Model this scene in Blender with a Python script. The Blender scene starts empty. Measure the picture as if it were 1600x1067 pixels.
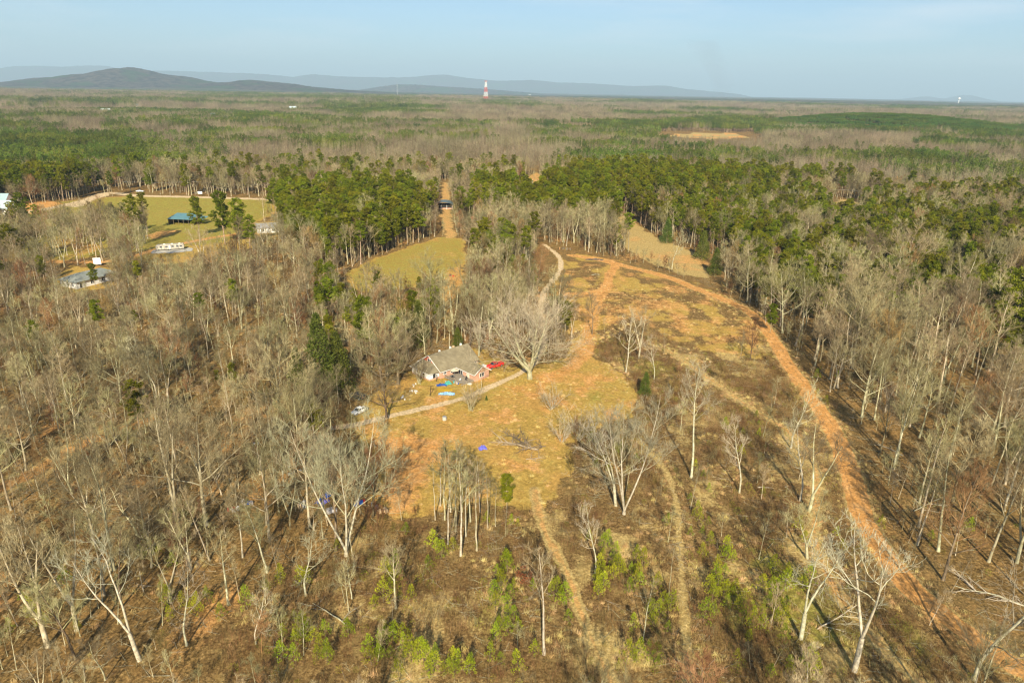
import bpy, math, random
import numpy as np
from mathutils import Vector, Matrix

rad = math.radians
S = bpy.context.scene
ROOT = S.collection
rng = np.random.default_rng(7)
random.seed(7)

# ------------------------------------------------------------------ camera
CAM_H = 80.0
F = 1067.0                      # focal length in pixels of a 1600 px wide frame
PITCH = rad(20.08); ROLL = rad(1.07)
cam_f = np.array([0, math.cos(PITCH), -math.sin(PITCH)])
_r0 = np.array([1.0, 0, 0]); _u0 = np.array([0, math.sin(PITCH), math.cos(PITCH)])
cam_r = _r0 * math.cos(ROLL) + _u0 * math.sin(ROLL)
cam_u = _u0 * math.cos(ROLL) - _r0 * math.sin(ROLL)
cam_p = np.array([0, 0, CAM_H])
cd = bpy.data.cameras.new('camera'); cam = bpy.data.objects.new('camera', cd); ROOT.objects.link(cam)
cd.sensor_width = 36; cd.lens = 36 * F / 1600; cd.clip_start = 0.5; cd.clip_end = 120000
m = Matrix(((cam_r[0], cam_u[0], -cam_f[0], 0), (cam_r[1], cam_u[1], -cam_f[1], 0), (cam_r[2], cam_u[2], -cam_f[2], CAM_H), (0, 0, 0, 1)))
cam.matrix_world = m
S.camera = cam

# ------------------------------------------------------------------ light and sky
SUN_EL = rad(31); SUN_AZ_OFF = rad(0.8)       # the sun stands behind the camera
sd = bpy.data.lights.new('sun', 'SUN'); sun = bpy.data.objects.new('sun', sd); ROOT.objects.link(sun)
sd.energy = 5.0; sd.angle = rad(0.53); sd.color = (1.0, 0.90, 0.69)
_l = Vector((math.sin(SUN_AZ_OFF) * math.cos(SUN_EL), math.cos(SUN_AZ_OFF) * math.cos(SUN_EL), -math.sin(SUN_EL)))
sun.rotation_euler = _l.to_track_quat('-Z', 'Y').to_euler()
w = bpy.data.worlds.new('World'); S.world = w; w.use_nodes = True
nt = w.node_tree; nt.nodes.clear()
wo = nt.nodes.new('ShaderNodeOutputWorld'); bg = nt.nodes.new('ShaderNodeBackground')
sky = nt.nodes.new('ShaderNodeTexSky'); sky.sky_type = 'NISHITA'; sky.sun_disc = False
sky.sun_elevation = SUN_EL; sky.sun_rotation = rad(180) + SUN_AZ_OFF
sky.altitude = 300; sky.air_density = 1.0; sky.dust_density = 0.7; sky.ozone_density = 2.6
# thin wisps of high cloud
tc = nt.nodes.new('ShaderNodeTexCoord'); mp = nt.nodes.new('ShaderNodeMapping'); mp.inputs['Scale'].default_value = (1.6, 3.0, 16)
cn = nt.nodes.new('ShaderNodeTexNoise'); cn.inputs['Scale'].default_value = 1.7; cn.inputs['Detail'].default_value = 6; cn.inputs['Roughness'].default_value = 0.55
cr = nt.nodes.new('ShaderNodeMapRange'); cr.inputs[1].default_value = 0.48; cr.inputs[2].default_value = 0.78; cr.inputs[3].default_value = 0.0; cr.inputs[4].default_value = 0.6
cm = nt.nodes.new('ShaderNodeMix'); cm.data_type = 'RGBA'; cm.inputs[7].default_value = (9.0, 9.4, 9.8, 1)
L = nt.links.new
L(tc.outputs['Generated'], mp.inputs[0]); L(mp.outputs[0], cn.inputs[0]); L(cn.outputs[0], cr.inputs[0]); L(cr.outputs[0], cm.inputs[0])
tn = nt.nodes.new('ShaderNodeMix'); tn.data_type = 'RGBA'; tn.blend_type = 'MULTIPLY'; tn.inputs[0].default_value = 1; tn.inputs[7].default_value = (0.83, 0.98, 1.10, 1)
L(sky.outputs[0], tn.inputs[6]); L(tn.outputs[2], cm.inputs[6]); L(cm.outputs[2], bg.inputs[0]); bg.inputs[1].default_value = 0.06
L(bg.outputs[0], wo.inputs[0])
S.view_settings.view_transform = 'Standard'; S.view_settings.look = 'None'; S.view_settings.gamma = 1.0
S.view_settings.exposure = 0.98; S.view_settings.use_curve_mapping = False
S.render.engine = 'CYCLES'
cy = S.cycles
cy.use_denoising = True
try: cy.denoiser = 'OPENIMAGEDENOISE'
except Exception: pass
cy.max_bounces = 5; cy.diffuse_bounces = 2; cy.glossy_bounces = 2; cy.transmission_bounces = 3; cy.transparent_max_bounces = 6; cy.volume_bounces = 0
cy.caustics_reflective = False; cy.caustics_refractive = False
cy.use_adaptive_sampling = True; cy.adaptive_threshold = 0.01
cy.pixel_filter_type = 'BLACKMAN_HARRIS'; cy.filter_width = 1.3

# ------------------------------------------------------------------ geometry of the place
def vnoise(x, y, seed=0):
    """smooth value noise, -1..1"""
    x = np.asarray(x, float); y = np.asarray(y, float)
    xi = np.floor(x).astype(np.int64); yi = np.floor(y).astype(np.int64)
    fx = x - xi; fy = y - yi
    fx = fx * fx * fx * (fx * (fx * 6 - 15) + 10); fy = fy * fy * fy * (fy * (fy * 6 - 15) + 10)
    def hsh(a, b):
        h = (a * 374761393 + b * 668265263 + seed * 1442695041) & 0xffffffff
        h = ((h ^ (h >> 13)) * 1274126177) & 0xffffffff
        h = h ^ (h >> 16)
        return (h & 0xffff) / 32767.5 - 1
    a = hsh(xi, yi); b = hsh(xi + 1, yi); c = hsh(xi, yi + 1); d = hsh(xi + 1, yi + 1)
    return (a * (1 - fx) + b * fx) * (1 - fy) + (c * (1 - fx) + d * fx) * fy
def fbm(x, y, seed=0, n=4):
    s = 0; a = 1.0; t = 0
    for i in range(n):
        s = s + a * vnoise(x * 2 ** i + 17.3 * i, y * 2 ** i - 9.1 * i, seed + i); t += a; a *= 0.5
    return s / t
def sstep(a, b, x):
    t = np.clip((x - a) / (b - a), 0, 1); return t * t * (3 - 2 * t)
HILL = (900.0, 1790.0)
def height(x, y):
    x = np.asarray(x, float); y = np.asarray(y, float)
    D = np.hypot(x, y)
    r1 = sstep(260, 1600, D); r2 = sstep(2500, 9000, D)
    z = 1.1 * vnoise(x / 90, y / 110, 3) + r1 * 13 * fbm(x / 900, y / 700, 5, 3) + r2 * 26 * fbm(x / 3800, y / 1500, 11, 3)
    u = (x - HILL[0]) ; v = y - HILL[1] + 0.25 * u
    z = z + 20 * sstep(2600, 8000, D)
    z = z + 33 * np.exp(-(np.where(u < 0, u / 170, u / 330)) ** 2) * np.exp(-(v / 230) ** 2)
    return z
def ray(px, py):
    d = cam_f + cam_r * ((px - 800) / F) - cam_u * ((py - 533.5) / F)
    return d
_ts = np.geomspace(40, 60000, 1500)
def at(px, py, flat=False):
    """the ground point that the photograph shows at this pixel"""
    d = ray(px, py)
    if d[2] > -1e-4: d[2] = -1e-4
    if flat:
        t = CAM_H / -d[2]; return np.array([d[0] * t, d[1] * t])
    X = d[0] * _ts; Y = d[1] * _ts; Z = CAM_H + d[2] * _ts
    g = Z - height(X, Y)
    i = int(np.argmax(g < 0)) if (g < 0).any() else len(_ts) - 1
    if i == 0: i = 1
    a, b = _ts[i - 1], _ts[i]
    for _ in range(30):
        c = (a + b) / 2
        if CAM_H + d[2] * c - float(height(d[0] * c, d[1] * c)) < 0: b = c
        else: a = c
    return np.array([d[0] * b, d[1] * b])
def g3(px, py):
    p = at(px, py); return Vector((p[0], p[1], float(height(p[0], p[1]))))
def project(x, y, z):
    vx = np.asarray(x, float); vy = np.asarray(y, float); vz = np.asarray(z, float) - CAM_H
    w_ = vx * cam_f[0] + vy * cam_f[1] + vz * cam_f[2]
    w_ = np.where(w_ < 0.1, 0.1, w_)
    a = vx * cam_r[0] + vy * cam_r[1] + vz * cam_r[2]; b = vx * cam_u[0] + vy * cam_u[1] + vz * cam_u[2]
    return 800 + F * a / w_, 533.5 - F * b / w_
def height_for(bx, by, ty):
    """height of an upright thing whose foot is at (bx,by) and whose top reaches image row ty"""
    p = at(bx, by); z0 = float(height(*p)); lo, hi = 0.1, 60
    for _ in range(30):
        c = (lo + hi) / 2
        if project(p[0], p[1], z0 + c)[1] > ty: lo = c
        else: hi = c
    return lo

def poly(pts): return np.array([at(*p) for p in pts])
def pdist(X, Y, P):
    """signed distance to polygon, positive inside"""
    d2 = np.full(X.shape, 1e12); ins = np.zeros(X.shape, bool)
    n = len(P)
    for i in range(n):
        ax, ay = P[i]; bx, by = P[(i + 1) % n]
        ex, ey = bx - ax, by - ay
        t = np.clip(((X - ax) * ex + (Y - ay) * ey) / (ex * ex + ey * ey + 1e-9), 0, 1)
        d2 = np.minimum(d2, (X - ax - t * ex) ** 2 + (Y - ay - t * ey) ** 2)
        c = (ay > Y) != (by > Y)
        with np.errstate(divide='ignore', invalid='ignore'):
            xi = ax + (Y - ay) * ex / (ey if abs(ey) > 1e-9 else 1e-9)
        ins ^= c & (X < xi)
    return np.sqrt(d2) * np.where(ins, 1, -1)
def smooth_line(P, n=4):
    P = [np.array(p, float) for p in P]; out = []
    for i in range(len(P) - 1):
        p0 = P[max(i - 1, 0)]; p1 = P[i]; p2 = P[i + 1]; p3 = P[min(i + 2, len(P) - 1)]
        for k in range(n):
            t = k / n
            out.append(0.5 * (2 * p1 + (p2 - p0) * t + (2 * p0 - 5 * p1 + 4 * p2 - p3) * t * t + (3 * p1 - p0 - 3 * p2 + p3) * t ** 3))
    out.append(P[-1]); return out
def line(pts): return np.array(smooth_line([at(*p) for p in pts]))
def ldist(X, Y, P):
    """distance to polyline"""
    d2 = np.full(X.shape, 1e12)
    for i in range(len(P) - 1):
        ax, ay = P[i]; ex, ey = P[i + 1] - P[i]
        t = np.clip(((X - ax) * ex + (Y - ay) * ey) / (ex * ex + ey * ey + 1e-9), 0, 1)
        d2 = np.minimum(d2, (X - ax - t * ex) ** 2 + (Y - ay - t * ey) ** 2)
    return np.sqrt(d2)

R = {}
R['yard'] = poly([(540, 668), (590, 612), (640, 590), (655, 560), (700, 545), (760, 545), (800, 572), (855, 566), (885, 555), (900, 525), (905, 505), (940, 510), (928, 545), (945, 572), (985, 598), (1003, 622), (988, 655), (945, 668), (885, 692), (893, 735), (872, 775), (850, 808), (800, 800), (760, 788), (690, 800), (615, 812), (580, 790), (592, 745), (560, 705)])
R['yard_clay'] = poly([(570, 680), (640, 672), (700, 692), (690, 735), (655, 790), (612, 815), (582, 792), (602, 745), (572, 712)])
R['upper'] = poly([(868, 408), (900, 396), (960, 404), (1010, 420), (1085, 440), (1150, 470), (1200, 512), (1190, 560), (1080, 548), (1030, 520), (985, 498), (940, 520), (905, 525), (880, 520), (885, 480), (860, 455)])
R['meadow'] = poly([(535, 428), (590, 402), (650, 382), (690, 370), (724, 372), (730, 410), (715, 432), (660, 446), (610, 456), (560, 458)])
R['corridor'] = poly([(688, 285), (702, 285), (706, 330), (709, 352), (714, 374), (696, 374), (689, 350), (686, 330)])
R['corridor_low'] = poly([(697, 420), (726, 410), (728, 455), (705, 500), (676, 500), (690, 455)])
R['right_meadow'] = poly([(962, 338), (985, 338), (1010, 362), (1092, 398), (1110, 436), (1062, 428), (1000, 404), (964, 380)])
R['pasture'] = poly([(-40, 330), (60, 318), (170, 308), (215, 306), (430, 311), (435, 333), (400, 348), (360, 380), (250, 390), (100, 408), (-40, 405)])
R['pasture_clay'] = poly([(10, 326), (70, 312), (102, 318), (60, 332), (30, 337)])
R['pasture_clay2'] = poly([(222, 368), (250, 360), (288, 358), (280, 366), (240, 374)])
R['rv_lot'] = poly([(170, 412), (250, 385), (400, 372), (425, 382), (320, 408), (240, 414)])
R['far_field'] = poly([(1038, 213), (1060, 209), (1150, 209), (1172, 215), (1110, 218)])
R['right_gap'] = poly([(1298, 318), (1316, 312), (1335, 313), (1350, 322), (1322, 327)])
R['upper_far'] = poly([(836, 268), (870, 280), (905, 305), (890, 310), (850, 290), (815, 285)])
R['white_lot'] = poly([(395, 348), (440, 345), (440, 375), (395, 372)])
R['leftbarn_lot'] = poly([(80, 440), (110, 415), (175, 418), (180, 448), (110, 460)])
R['brush'] = poly([(480, 878), (560, 830), (610, 822), (700, 803), (790, 795), (860, 800), (900, 735), (890, 700), (950, 670), (1003, 622), (930, 560), (920, 535), (985, 498), (1030, 520), (1080, 548), (1195, 530), (1250, 600), (1315, 720), (1360, 870), (1440, 975), (1600, 1110), (1000, 1200), (300, 1200), (330, 1000), (400, 930)])
R['pine_a'] = poly([(440, 325), (640, 318), (668, 350), (650, 388), (560, 415), (470, 408), (440, 385)])
R['pine_b1'] = poly([(780, 312), (900, 285), (1000, 280), (1190, 285), (1220, 322), (1050, 350), (985, 338), (960, 340), (900, 360), (840, 360), (780, 345)])
R['pine_b2'] = poly([(1000, 345), (1100, 322), (1190, 312), (1280, 322), (1400, 335), (1640, 345), (1660, 560), (1560, 560), (1500, 510), (1400, 520), (1330, 505), (1270, 520), (1215, 508), (1165, 462), (1125, 400), (1095, 392)])
R['pine_b3'] = poly([(1520, 470), (1640, 450), (1660, 610), (1590, 620), (1525, 560)])
R['pine_c'] = poly([(-40, 300), (185, 298), (190, 306), (60, 318), (-40, 330)])
R['pine_d'] = poly([(500, 440), (560, 452), (660, 440), (690, 460), (690, 500), (715, 545), (655, 558), (600, 570), (520, 560), (480, 500)])
R['pine_e'] = poly([(725, 400), (850, 420), (845, 470), (740, 450)])
R['right_woods'] = poly([(1140, 470), (1200, 470), (1330, 440), (1640, 430), (1700, 700), (1800, 1200), (1640, 1090), (1500, 975), (1400, 870), (1360, 780), (1330, 690), (1280, 610)])
FARP = [[(180, 186), (275, 182), (278, 215), (190, 218)], [(300, 188), (480, 184), (505, 210), (560, 240), (320, 240)], [(470, 153), (640, 153), (660, 178), (540, 190)],
        [(500, 198), (760, 200), (750, 228), (520, 236)], [(755, 163), (838, 165), (832, 174), (760, 172)], [(838, 212), (1010, 206), (1030, 232), (850, 234)],
        [(1020, 182), (1165, 186), (1160, 192), (1020, 187)], [(1440, 206), (1640, 215), (1640, 245), (1460, 240)], [(0, 222), (180, 222), (300, 245), (180, 250), (0, 245)],
        [(850, 232), (1160, 250), (1200, 275), (900, 285), (820, 260)], [(1250, 255), (1400, 250), (1600, 270), (1600, 300), (1450, 290)], [(300, 150), (430, 152), (420, 164), (300, 160)], [(640, 145), (730, 147), (720, 153), (650, 152)]]
FARP = [np.array([at(a, b, flat=(b < 200)) for a, b in q]) for q in FARP]
Ln = {}
Ln['dirt_road'] = line([(893, 399), (930, 405), (985, 418), (1040, 432), (1090, 452), (1140, 472), (1180, 495), (1207, 530), (1235, 575), (1270, 625), (1305, 680), (1328, 740), (1345, 800), (1378, 860), (1425, 920), (1480, 965), (1540, 1010), (1620, 1062), (1700, 1120)])
Ln['driveway'] = line([(850, 382), (868, 396), (876, 408), (874, 424), (862, 440), (849, 460), (845, 490), (850, 530), (842, 556), (818, 580), (770, 602), (730, 620), (690, 631), (640, 643), (600, 652), (560, 662), (520, 668)])
Ln['path_mid'] = line([(836, 765), (842, 800), (856, 840), (885, 890), (905, 950), (930, 1010), (955, 1067), (985, 1130)])
Ln['path_straw'] = line([(1000, 690), (1040, 735), (1056, 780), (1060, 830), (1065, 900), (1070, 960), (1076, 1067), (1080, 1130)])
Ln['track_two'] = line([(1040, 545), (1120, 600), (1180, 642), (1215, 662), (1250, 690), (1274, 730), (1276, 780), (1272, 830), (1288, 885), (1315, 935), (1352, 985), (1410, 1040), (1460, 1085)])
Ln['track_left'] = line([(-60, 785), (0, 762), (60, 735), (120, 698), (190, 672), (250, 650)])
Ln['country_road'] = line([(120, 322), (165, 302), (215, 306), (300, 308), (400, 311), (440, 312), (520, 312)])
Ln['gravel_lane'] = line([(18, 336), (60, 329), (110, 319), (165, 305)])
Ln['pasture_track'] = line([(-20, 405), (140, 410), (200, 402), (260, 386), (330, 372), (400, 362)])
Ln['clay_cross'] = line([(845, 462), (880, 459), (920, 458), (945, 450), (952, 430), (965, 412)])
Ln['clay_trail'] = line([(850, 590), (890, 575), (918, 545), (922, 515), (930, 480), (945, 450)])

# ------------------------------------------------------------------ materials
def mat(name):
    m_ = bpy.data.materials.new(name); m_.use_nodes = True; t = m_.node_tree
    b = t.nodes['Principled BSDF']; b.inputs['Specular IOR Level'].default_value = 0.15; b.inputs['Roughness'].default_value = 0.9
    return m_, t, b
def N(t, typ, **kw):
    n = t.nodes.new(typ)
    for k, v in kw.items():
        if isinstance(k, str) and hasattr(n, k): setattr(n, k, v)
    return n
def mixc(t, fac, a, b, mode='MIX'):
    n = t.nodes.new('ShaderNodeMix'); n.data_type = 'RGBA'; n.blend_type = mode
    for i, v in ((0, fac), (6, a), (7, b)):
        if isinstance(v, bpy.types.NodeSocket): t.links.new(v, n.inputs[i])
        elif i == 0: n.inputs[0].default_value = v
        else: n.inputs[i].default_value = (*v, 1)
    return n.outputs[2]
def math_(t, op, a, b=None, c=None):
    n = t.nodes.new('ShaderNodeMath'); n.operation = op
    for i, v in enumerate((a, b, c)):
        if v is None: continue
        if isinstance(v, bpy.types.NodeSocket): t.links.new(v, n.inputs[i])
        else: n.inputs[i].default_value = v
    return n.outputs[0]
def noise(t, scale, detail=3, rough=0.55, vec=None, dist=0.0):
    n = t.nodes.new('ShaderNodeTexNoise'); n.inputs['Scale'].default_value = scale; n.inputs['Detail'].default_value = detail
    n.inputs['Roughness'].default_value = rough; n.inputs['Distortion'].default_value = dist
    if vec is not None: t.links.new(vec, n.inputs[0])
    return n.outputs[0]
def mrange(t, v, a, b, c=0.0, d=1.0):
    n = t.nodes.new('ShaderNodeMapRange'); n.interpolation_type = 'SMOOTHSTEP'
    t.links.new(v, n.inputs[0])
    for i, q in enumerate((a, b, c, d)): n.inputs[i + 1].default_value = q
    return n.outputs[0]
def ramp(t, v, stops):
    n = t.nodes.new('ShaderNodeValToRGB'); e = n.color_ramp.elements
    while len(e) < len(stops): e.new(0.5)
    for q, (p, c) in zip(e, stops): q.position = p; q.color = (*c, 1)
    t.links.new(v, n.inputs[0]); return n.outputs[0]
def simple(name, col, rough=0.8, var=0.15, scale=3.0, metallic=0.0, spec=0.2):
    m_, t, b = mat(name); o = N(t, 'ShaderNodeTexCoord').outputs['Object']
    n = noise(t, scale, 4, 0.6, o)
    lo = tuple(c * (1 - var) for c in col); hi = tuple(min(1, c * (1 + var)) for c in col)
    t.links.new(ramp(t, n, [(0.3, lo), (0.7, hi)]), b.inputs['Base Color'])
    b.inputs['Roughness'].default_value = rough; b.inputs['Metallic'].default_value = metallic; b.inputs['Specular IOR Level'].default_value = spec
    return m_

def ground_material():
    m_, t, b = mat('ground_cover'); geo = N(t, 'ShaderNodeNewGeometry').outputs['Position']
    def attr(n_):
        a = t.nodes.new('ShaderNodeAttribute'); a.attribute_name = n_; s = t.nodes.new('ShaderNodeSeparateColor'); t.links.new(a.outputs['Color'], s.inputs[0])
        return s.outputs[0], s.outputs[1], s.outputs[2], a.outputs['Alpha']
    clay, grass, green, gravel = attr('cover_a'); straw, brushw, far, rut = attr('cover_b')
    nL = noise(t, 0.045, 4, 0.6, geo); nM = noise(t, 0.33, 5, 0.65, geo, 0.4); nS = noise(t, 2.1, 5, 0.7, geo); nX = noise(t, 9.0, 3, 0.7, geo)
    mix_ = math_(t, 'ADD', math_(t, 'MULTIPLY', nM, 0.6), math_(t, 'MULTIPLY', nS, 0.4))
    def w(s, gain=1.0, soft=0.16, which=mix_):
        # attribute softly broken up by noise
        v = math_(t, 'ADD', s, math_(t, 'MULTIPLY', math_(t, 'SUBTRACT', which, 0.5), gain))
        return mrange(t, v, 0.5 - soft, 0.5 + soft)
    litter = ramp(t, nS, [(0.28, (0.05, 0.030, 0.012)), (0.45, (0.145, 0.09, 0.033)), (0.58, (0.29, 0.18, 0.065)), (0.74, (0.50, 0.33, 0.14))])
    litter = mixc(t, mrange(t, nM, 0.45, 0.7, 0, 0.6), litter, (0.42, 0.235, 0.08))
    litter = mixc(t, mrange(t, nL, 0.45, 0.75, 0, 0.35), litter, (0.24, 0.19, 0.08))
    brushc = ramp(t, nS, [(0.3, (0.075, 0.045, 0.018)), (0.5, (0.20, 0.12, 0.045)), (0.72, (0.42, 0.28, 0.11))])
    brushc = mixc(t, mrange(t, nM, 0.5, 0.68, 0, 0.6), brushc, (0.34, 0.24, 0.09))
    c = mixc(t, w(brushw), litter, brushc)
    gr = ramp(t, mix_, [(0.3, (0.28, 0.18, 0.045)), (0.5, (0.50, 0.32, 0.075)), (0.68, (0.62, 0.43, 0.13))])
    gr = mixc(t, mrange(t, nM, 0.52, 0.66, 0, 0.45), gr, (0.33, 0.27, 0.06))
    gr = mixc(t, mrange(t, nL, 0.5, 0.62, 0, 0.55), gr, (0.58, 0.31, 0.09))
    gr = mixc(t, mrange(t, nX, 0.4, 0.65, 0.0, 0.3), gr, (0.20, 0.14, 0.05))
    c = mixc(t, w(grass), c, gr)
    gn = ramp(t, mix_, [(0.3, (0.17, 0.155, 0.028)), (0.52, (0.29, 0.265, 0.05)), (0.7, (0.45, 0.36, 0.10))])
    c = mixc(t, w(green), c, gn)
    st = ramp(t, nS, [(0.3, (0.28, 0.18, 0.06)), (0.55, (0.52, 0.37, 0.14)), (0.75, (0.66, 0.50, 0.24))])
    c = mixc(t, w(straw, 0.9), c, st)
    cl = ramp(t, mix_, [(0.3, (0.46, 0.21, 0.055)), (0.5, (0.64, 0.32, 0.10)), (0.7, (0.76, 0.46, 0.20))])
    cl = mixc(t, mrange(t, nX, 0.45, 0.7, 0.0, 0.35), cl, (0.42, 0.215, 0.065))
    c = mixc(t, w(clay, 1.1), c, cl)
    gv = ramp(t, nS, [(0.3, (0.56, 0.40, 0.22)), (0.6, (0.70, 0.53, 0.32)), (0.8, (0.76, 0.62, 0.42))])
    c = mixc(t, w(gravel, 0.7), c, gv)
    c = mixc(t, w(rut, 0.7), c, mixc(t, 0.6, c, (0.22, 0.13, 0.06)))
    # far away the crowns of the forest close over the ground
    nf = noise(t, 0.0032, 6, 0.62, geo, 0.3); nf2 = noise(t, 0.02, 4, 0.6, geo)
    fc = ramp(t, nf2, [(0.35, (0.075, 0.058, 0.036)), (0.6, (0.13, 0.10, 0.062))])
    fg = ramp(t, nf2, [(0.35, (0.028, 0.048, 0.016)), (0.6, (0.06, 0.085, 0.025))])
    fcol = mixc(t, mrange(t, nf, 0.47, 0.54), fc, fg)
    fcol = mixc(t, mrange(t, nf, 0.28, 0.24, 0, 0.8), fcol, (0.42, 0.33, 0.16))
    c = mixc(t, far, c, fcol)
    n9 = noise(t, 1.3, 6, 0.78, geo, 0.2); g9 = mrange(t, n9, 0.36, 0.64, 0.70, 1.22); cv = t.nodes.new('ShaderNodeCombineColor')
    for q_ in range(3): t.links.new(g9, cv.inputs[q_])
    c = mixc(t, 1.0, c, cv.outputs[0], 'MULTIPLY')
    t.links.new(c, b.inputs['Base Color'])
    b.inputs['Specular IOR Level'].default_value = 0.03; b.inputs['Roughness'].default_value = 1.0
    bp = t.nodes.new('ShaderNodeBump'); bp.inputs['Strength'].default_value = 0.75; bp.inputs['Distance'].default_value = 0.35
    hh = math_(t, 'ADD', nS, math_(t, 'MULTIPLY', nX, 0.35)); t.links.new(hh, bp.inputs['Height']); t.links.new(bp.outputs[0], b.inputs['Normal'])
    return m_
M_GROUND = ground_material()

def veg_material(name, stops, rnd=0.35, rough=0.9, green=None, transl=0.0, scale=0.6):
    m_, t, b = mat(name)
    oi = N(t, 'ShaderNodeObjectInfo'); geo = N(t, 'ShaderNodeNewGeometry').outputs['Position']
    n = noise(t, scale, 3, 0.6, geo)
    c = ramp(t, n, stops)
    hsv = t.nodes.new('ShaderNodeHueSaturation'); t.links.new(c, hsv.inputs['Color'])
    t.links.new(mrange(t, oi.outputs['Random'], 0, 1, 1 - rnd, 1 + rnd), hsv.inputs['Value'])
    r2 = math_(t, 'FRACT', math_(t, 'MULTIPLY', oi.outputs['Random'], 17.31))
    t.links.new(mrange(t, r2, 0, 1, 0.5 - 0.025, 0.5 + 0.02), hsv.inputs['Hue'])
    t.links.new(hsv.outputs[0], b.inputs['Base Color']); b.inputs['Roughness'].default_value = rough; b.inputs['Specular IOR Level'].default_value = 0.08
    if transl:
        tr = t.nodes.new('ShaderNodeBsdfTranslucent'); t.links.new(hsv.outputs[0], tr.inputs[0]); ms = t.nodes.new('ShaderNodeMixShader'); ms.inputs[0].default_value = transl
        o = t.nodes['Material Output']; t.links.new(b.outputs[0], ms.inputs[1]); t.links.new(tr.outputs[0], ms.inputs[2]); t.links.new(ms.outputs[0], o.inputs[0])
    return m_
M_BARK = veg_material('pale_bark', [(0.3, (0.26, 0.215, 0.125)), (0.5, (0.41, 0.36, 0.225)), (0.7, (0.56, 0.50, 0.34))], 0.25, scale=0.9)
M_SNAG = veg_material('bleached_bark', [(0.3, (0.30, 0.26, 0.17)), (0.5, (0.45, 0.405, 0.28)), (0.7, (0.60, 0.55, 0.41))], 0.1, scale=1.5)
M_DARKBARK = veg_material('dark_bark', [(0.3, (0.10, 0.075, 0.045)), (0.5, (0.17, 0.13, 0.08)), (0.7, (0.26, 0.2, 0.12))], 0.2)
M_TWIG = veg_material('grey_twigs', [(0.3, (0.17, 0.13, 0.06)), (0.5, (0.29, 0.24, 0.12)), (0.7, (0.44, 0.38, 0.21))], 0.38)
M_REDTWIG = veg_material('brown_brush', [(0.3, (0.11, 0.06, 0.024)), (0.5, (0.22, 0.13, 0.05)), (0.7, (0.39, 0.26, 0.11))], 0.4, scale=0.25)
M_PINEBARK = veg_material('pine_bark', [(0.3, (0.24, 0.17, 0.10)), (0.6, (0.42, 0.33, 0.22))], 0.25)
M_PINE = veg_material('pine_needles', [(0.3, (0.07, 0.085, 0.006)), (0.5, (0.155, 0.172, 0.010)), (0.7, (0.28, 0.285, 0.016))], 0.28, transl=0.3)
M_PLANTED = veg_material('planted_pine_needles', [(0.3, (0.055, 0.10, 0.016)), (0.7, (0.125, 0.19, 0.03))], 0.15, transl=0.2)
M_CEDAR = veg_material('cedar_leaves', [(0.3, (0.05, 0.075, 0.012)), (0.5, (0.10, 0.13, 0.022)), (0.7, (0.16, 0.19, 0.035))], 0.2, transl=0.2)
M_FARTWIG = veg_material('far_twigs', [(0.3, (0.13, 0.10, 0.06)), (0.5, (0.22, 0.18, 0.11)), (0.7, (0.33, 0.275, 0.175))], 0.25, scale=0.02)
M_FARPINE = veg_material('far_pine_needles', [(0.3, (0.05, 0.075, 0.010)), (0.5, (0.09, 0.12, 0.016)), (0.7, (0.15, 0.18, 0.024))], 0.3, scale=0.02)
M_YOUNG = veg_material('young_needles', [(0.3, (0.19, 0.235, 0.012)), (0.5, (0.30, 0.345, 0.02)), (0.7, (0.44, 0.46, 0.035))], 0.25, transl=0.35)
M_STRAW = veg_material('dry_straw', [(0.3, (0.36, 0.25, 0.09)), (0.5, (0.53, 0.38, 0.15)), (0.7, (0.66, 0.51, 0.25))], 0.25)
M_RUST = veg_material('dry_oak_leaves', [(0.3, (0.20, 0.09, 0.03)), (0.6, (0.36, 0.19, 0.065))], 0.2, transl=0.25)

# ------------------------------------------------------------------ object helpers
def link(o): ROOT.objects.link(o); return o
def mesh_np(name, V, Fs, mats, midx=None, smooth=False):
    """V (n,3); Fs: array (m,3) or (m,4) or list of such; midx per face"""
    me = bpy.data.meshes.new(name)
    if not isinstance(Fs, list): Fs = [Fs]
    Fs = [f for f in Fs if len(f)]
    loops = np.concatenate([f.ravel() for f in Fs]).astype(np.int32)
    tot = np.concatenate([np.full(len(f), f.shape[1], np.int32) for f in Fs])
    st = np.concatenate([[0], np.cumsum(tot)[:-1]]).astype(np.int32)
    me.vertices.add(len(V)); me.vertices.foreach_set('co', np.asarray(V, np.float32).ravel())
    me.loops.add(len(loops)); me.loops.foreach_set('vertex_index', loops)
    me.polygons.add(len(tot)); me.polygons.foreach_set('loop_start', st); me.polygons.foreach_set('loop_total', tot)
    for q in mats: me.materials.append(q)
    if midx is not None: me.polygons.foreach_set('material_index', np.asarray(midx, np.int32))
    if smooth: me.polygons.foreach_set('use_smooth', np.ones(len(tot), bool))
    me.update(calc_edges=True); return me
def props(o, label=None, cat=None, group=None, kind=None):
    if label: o['label'] = label
    if cat: o['category'] = cat
    if group: o['group'] = group
    if kind: o['kind'] = kind
    return o
def add(name, me, parent=None, **kw):
    o = bpy.data.objects.new(name, me); link(o)
    if parent is not None: o.parent = parent
    return props(o, **kw)
def empty(name, loc=(0, 0, 0), rz=0.0, **kw):
    o = bpy.data.objects.new(name, None); link(o); o.location = loc; o.rotation_euler = (0, 0, rz); o.empty_display_size = 0.5
    return props(o, **kw)

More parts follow.
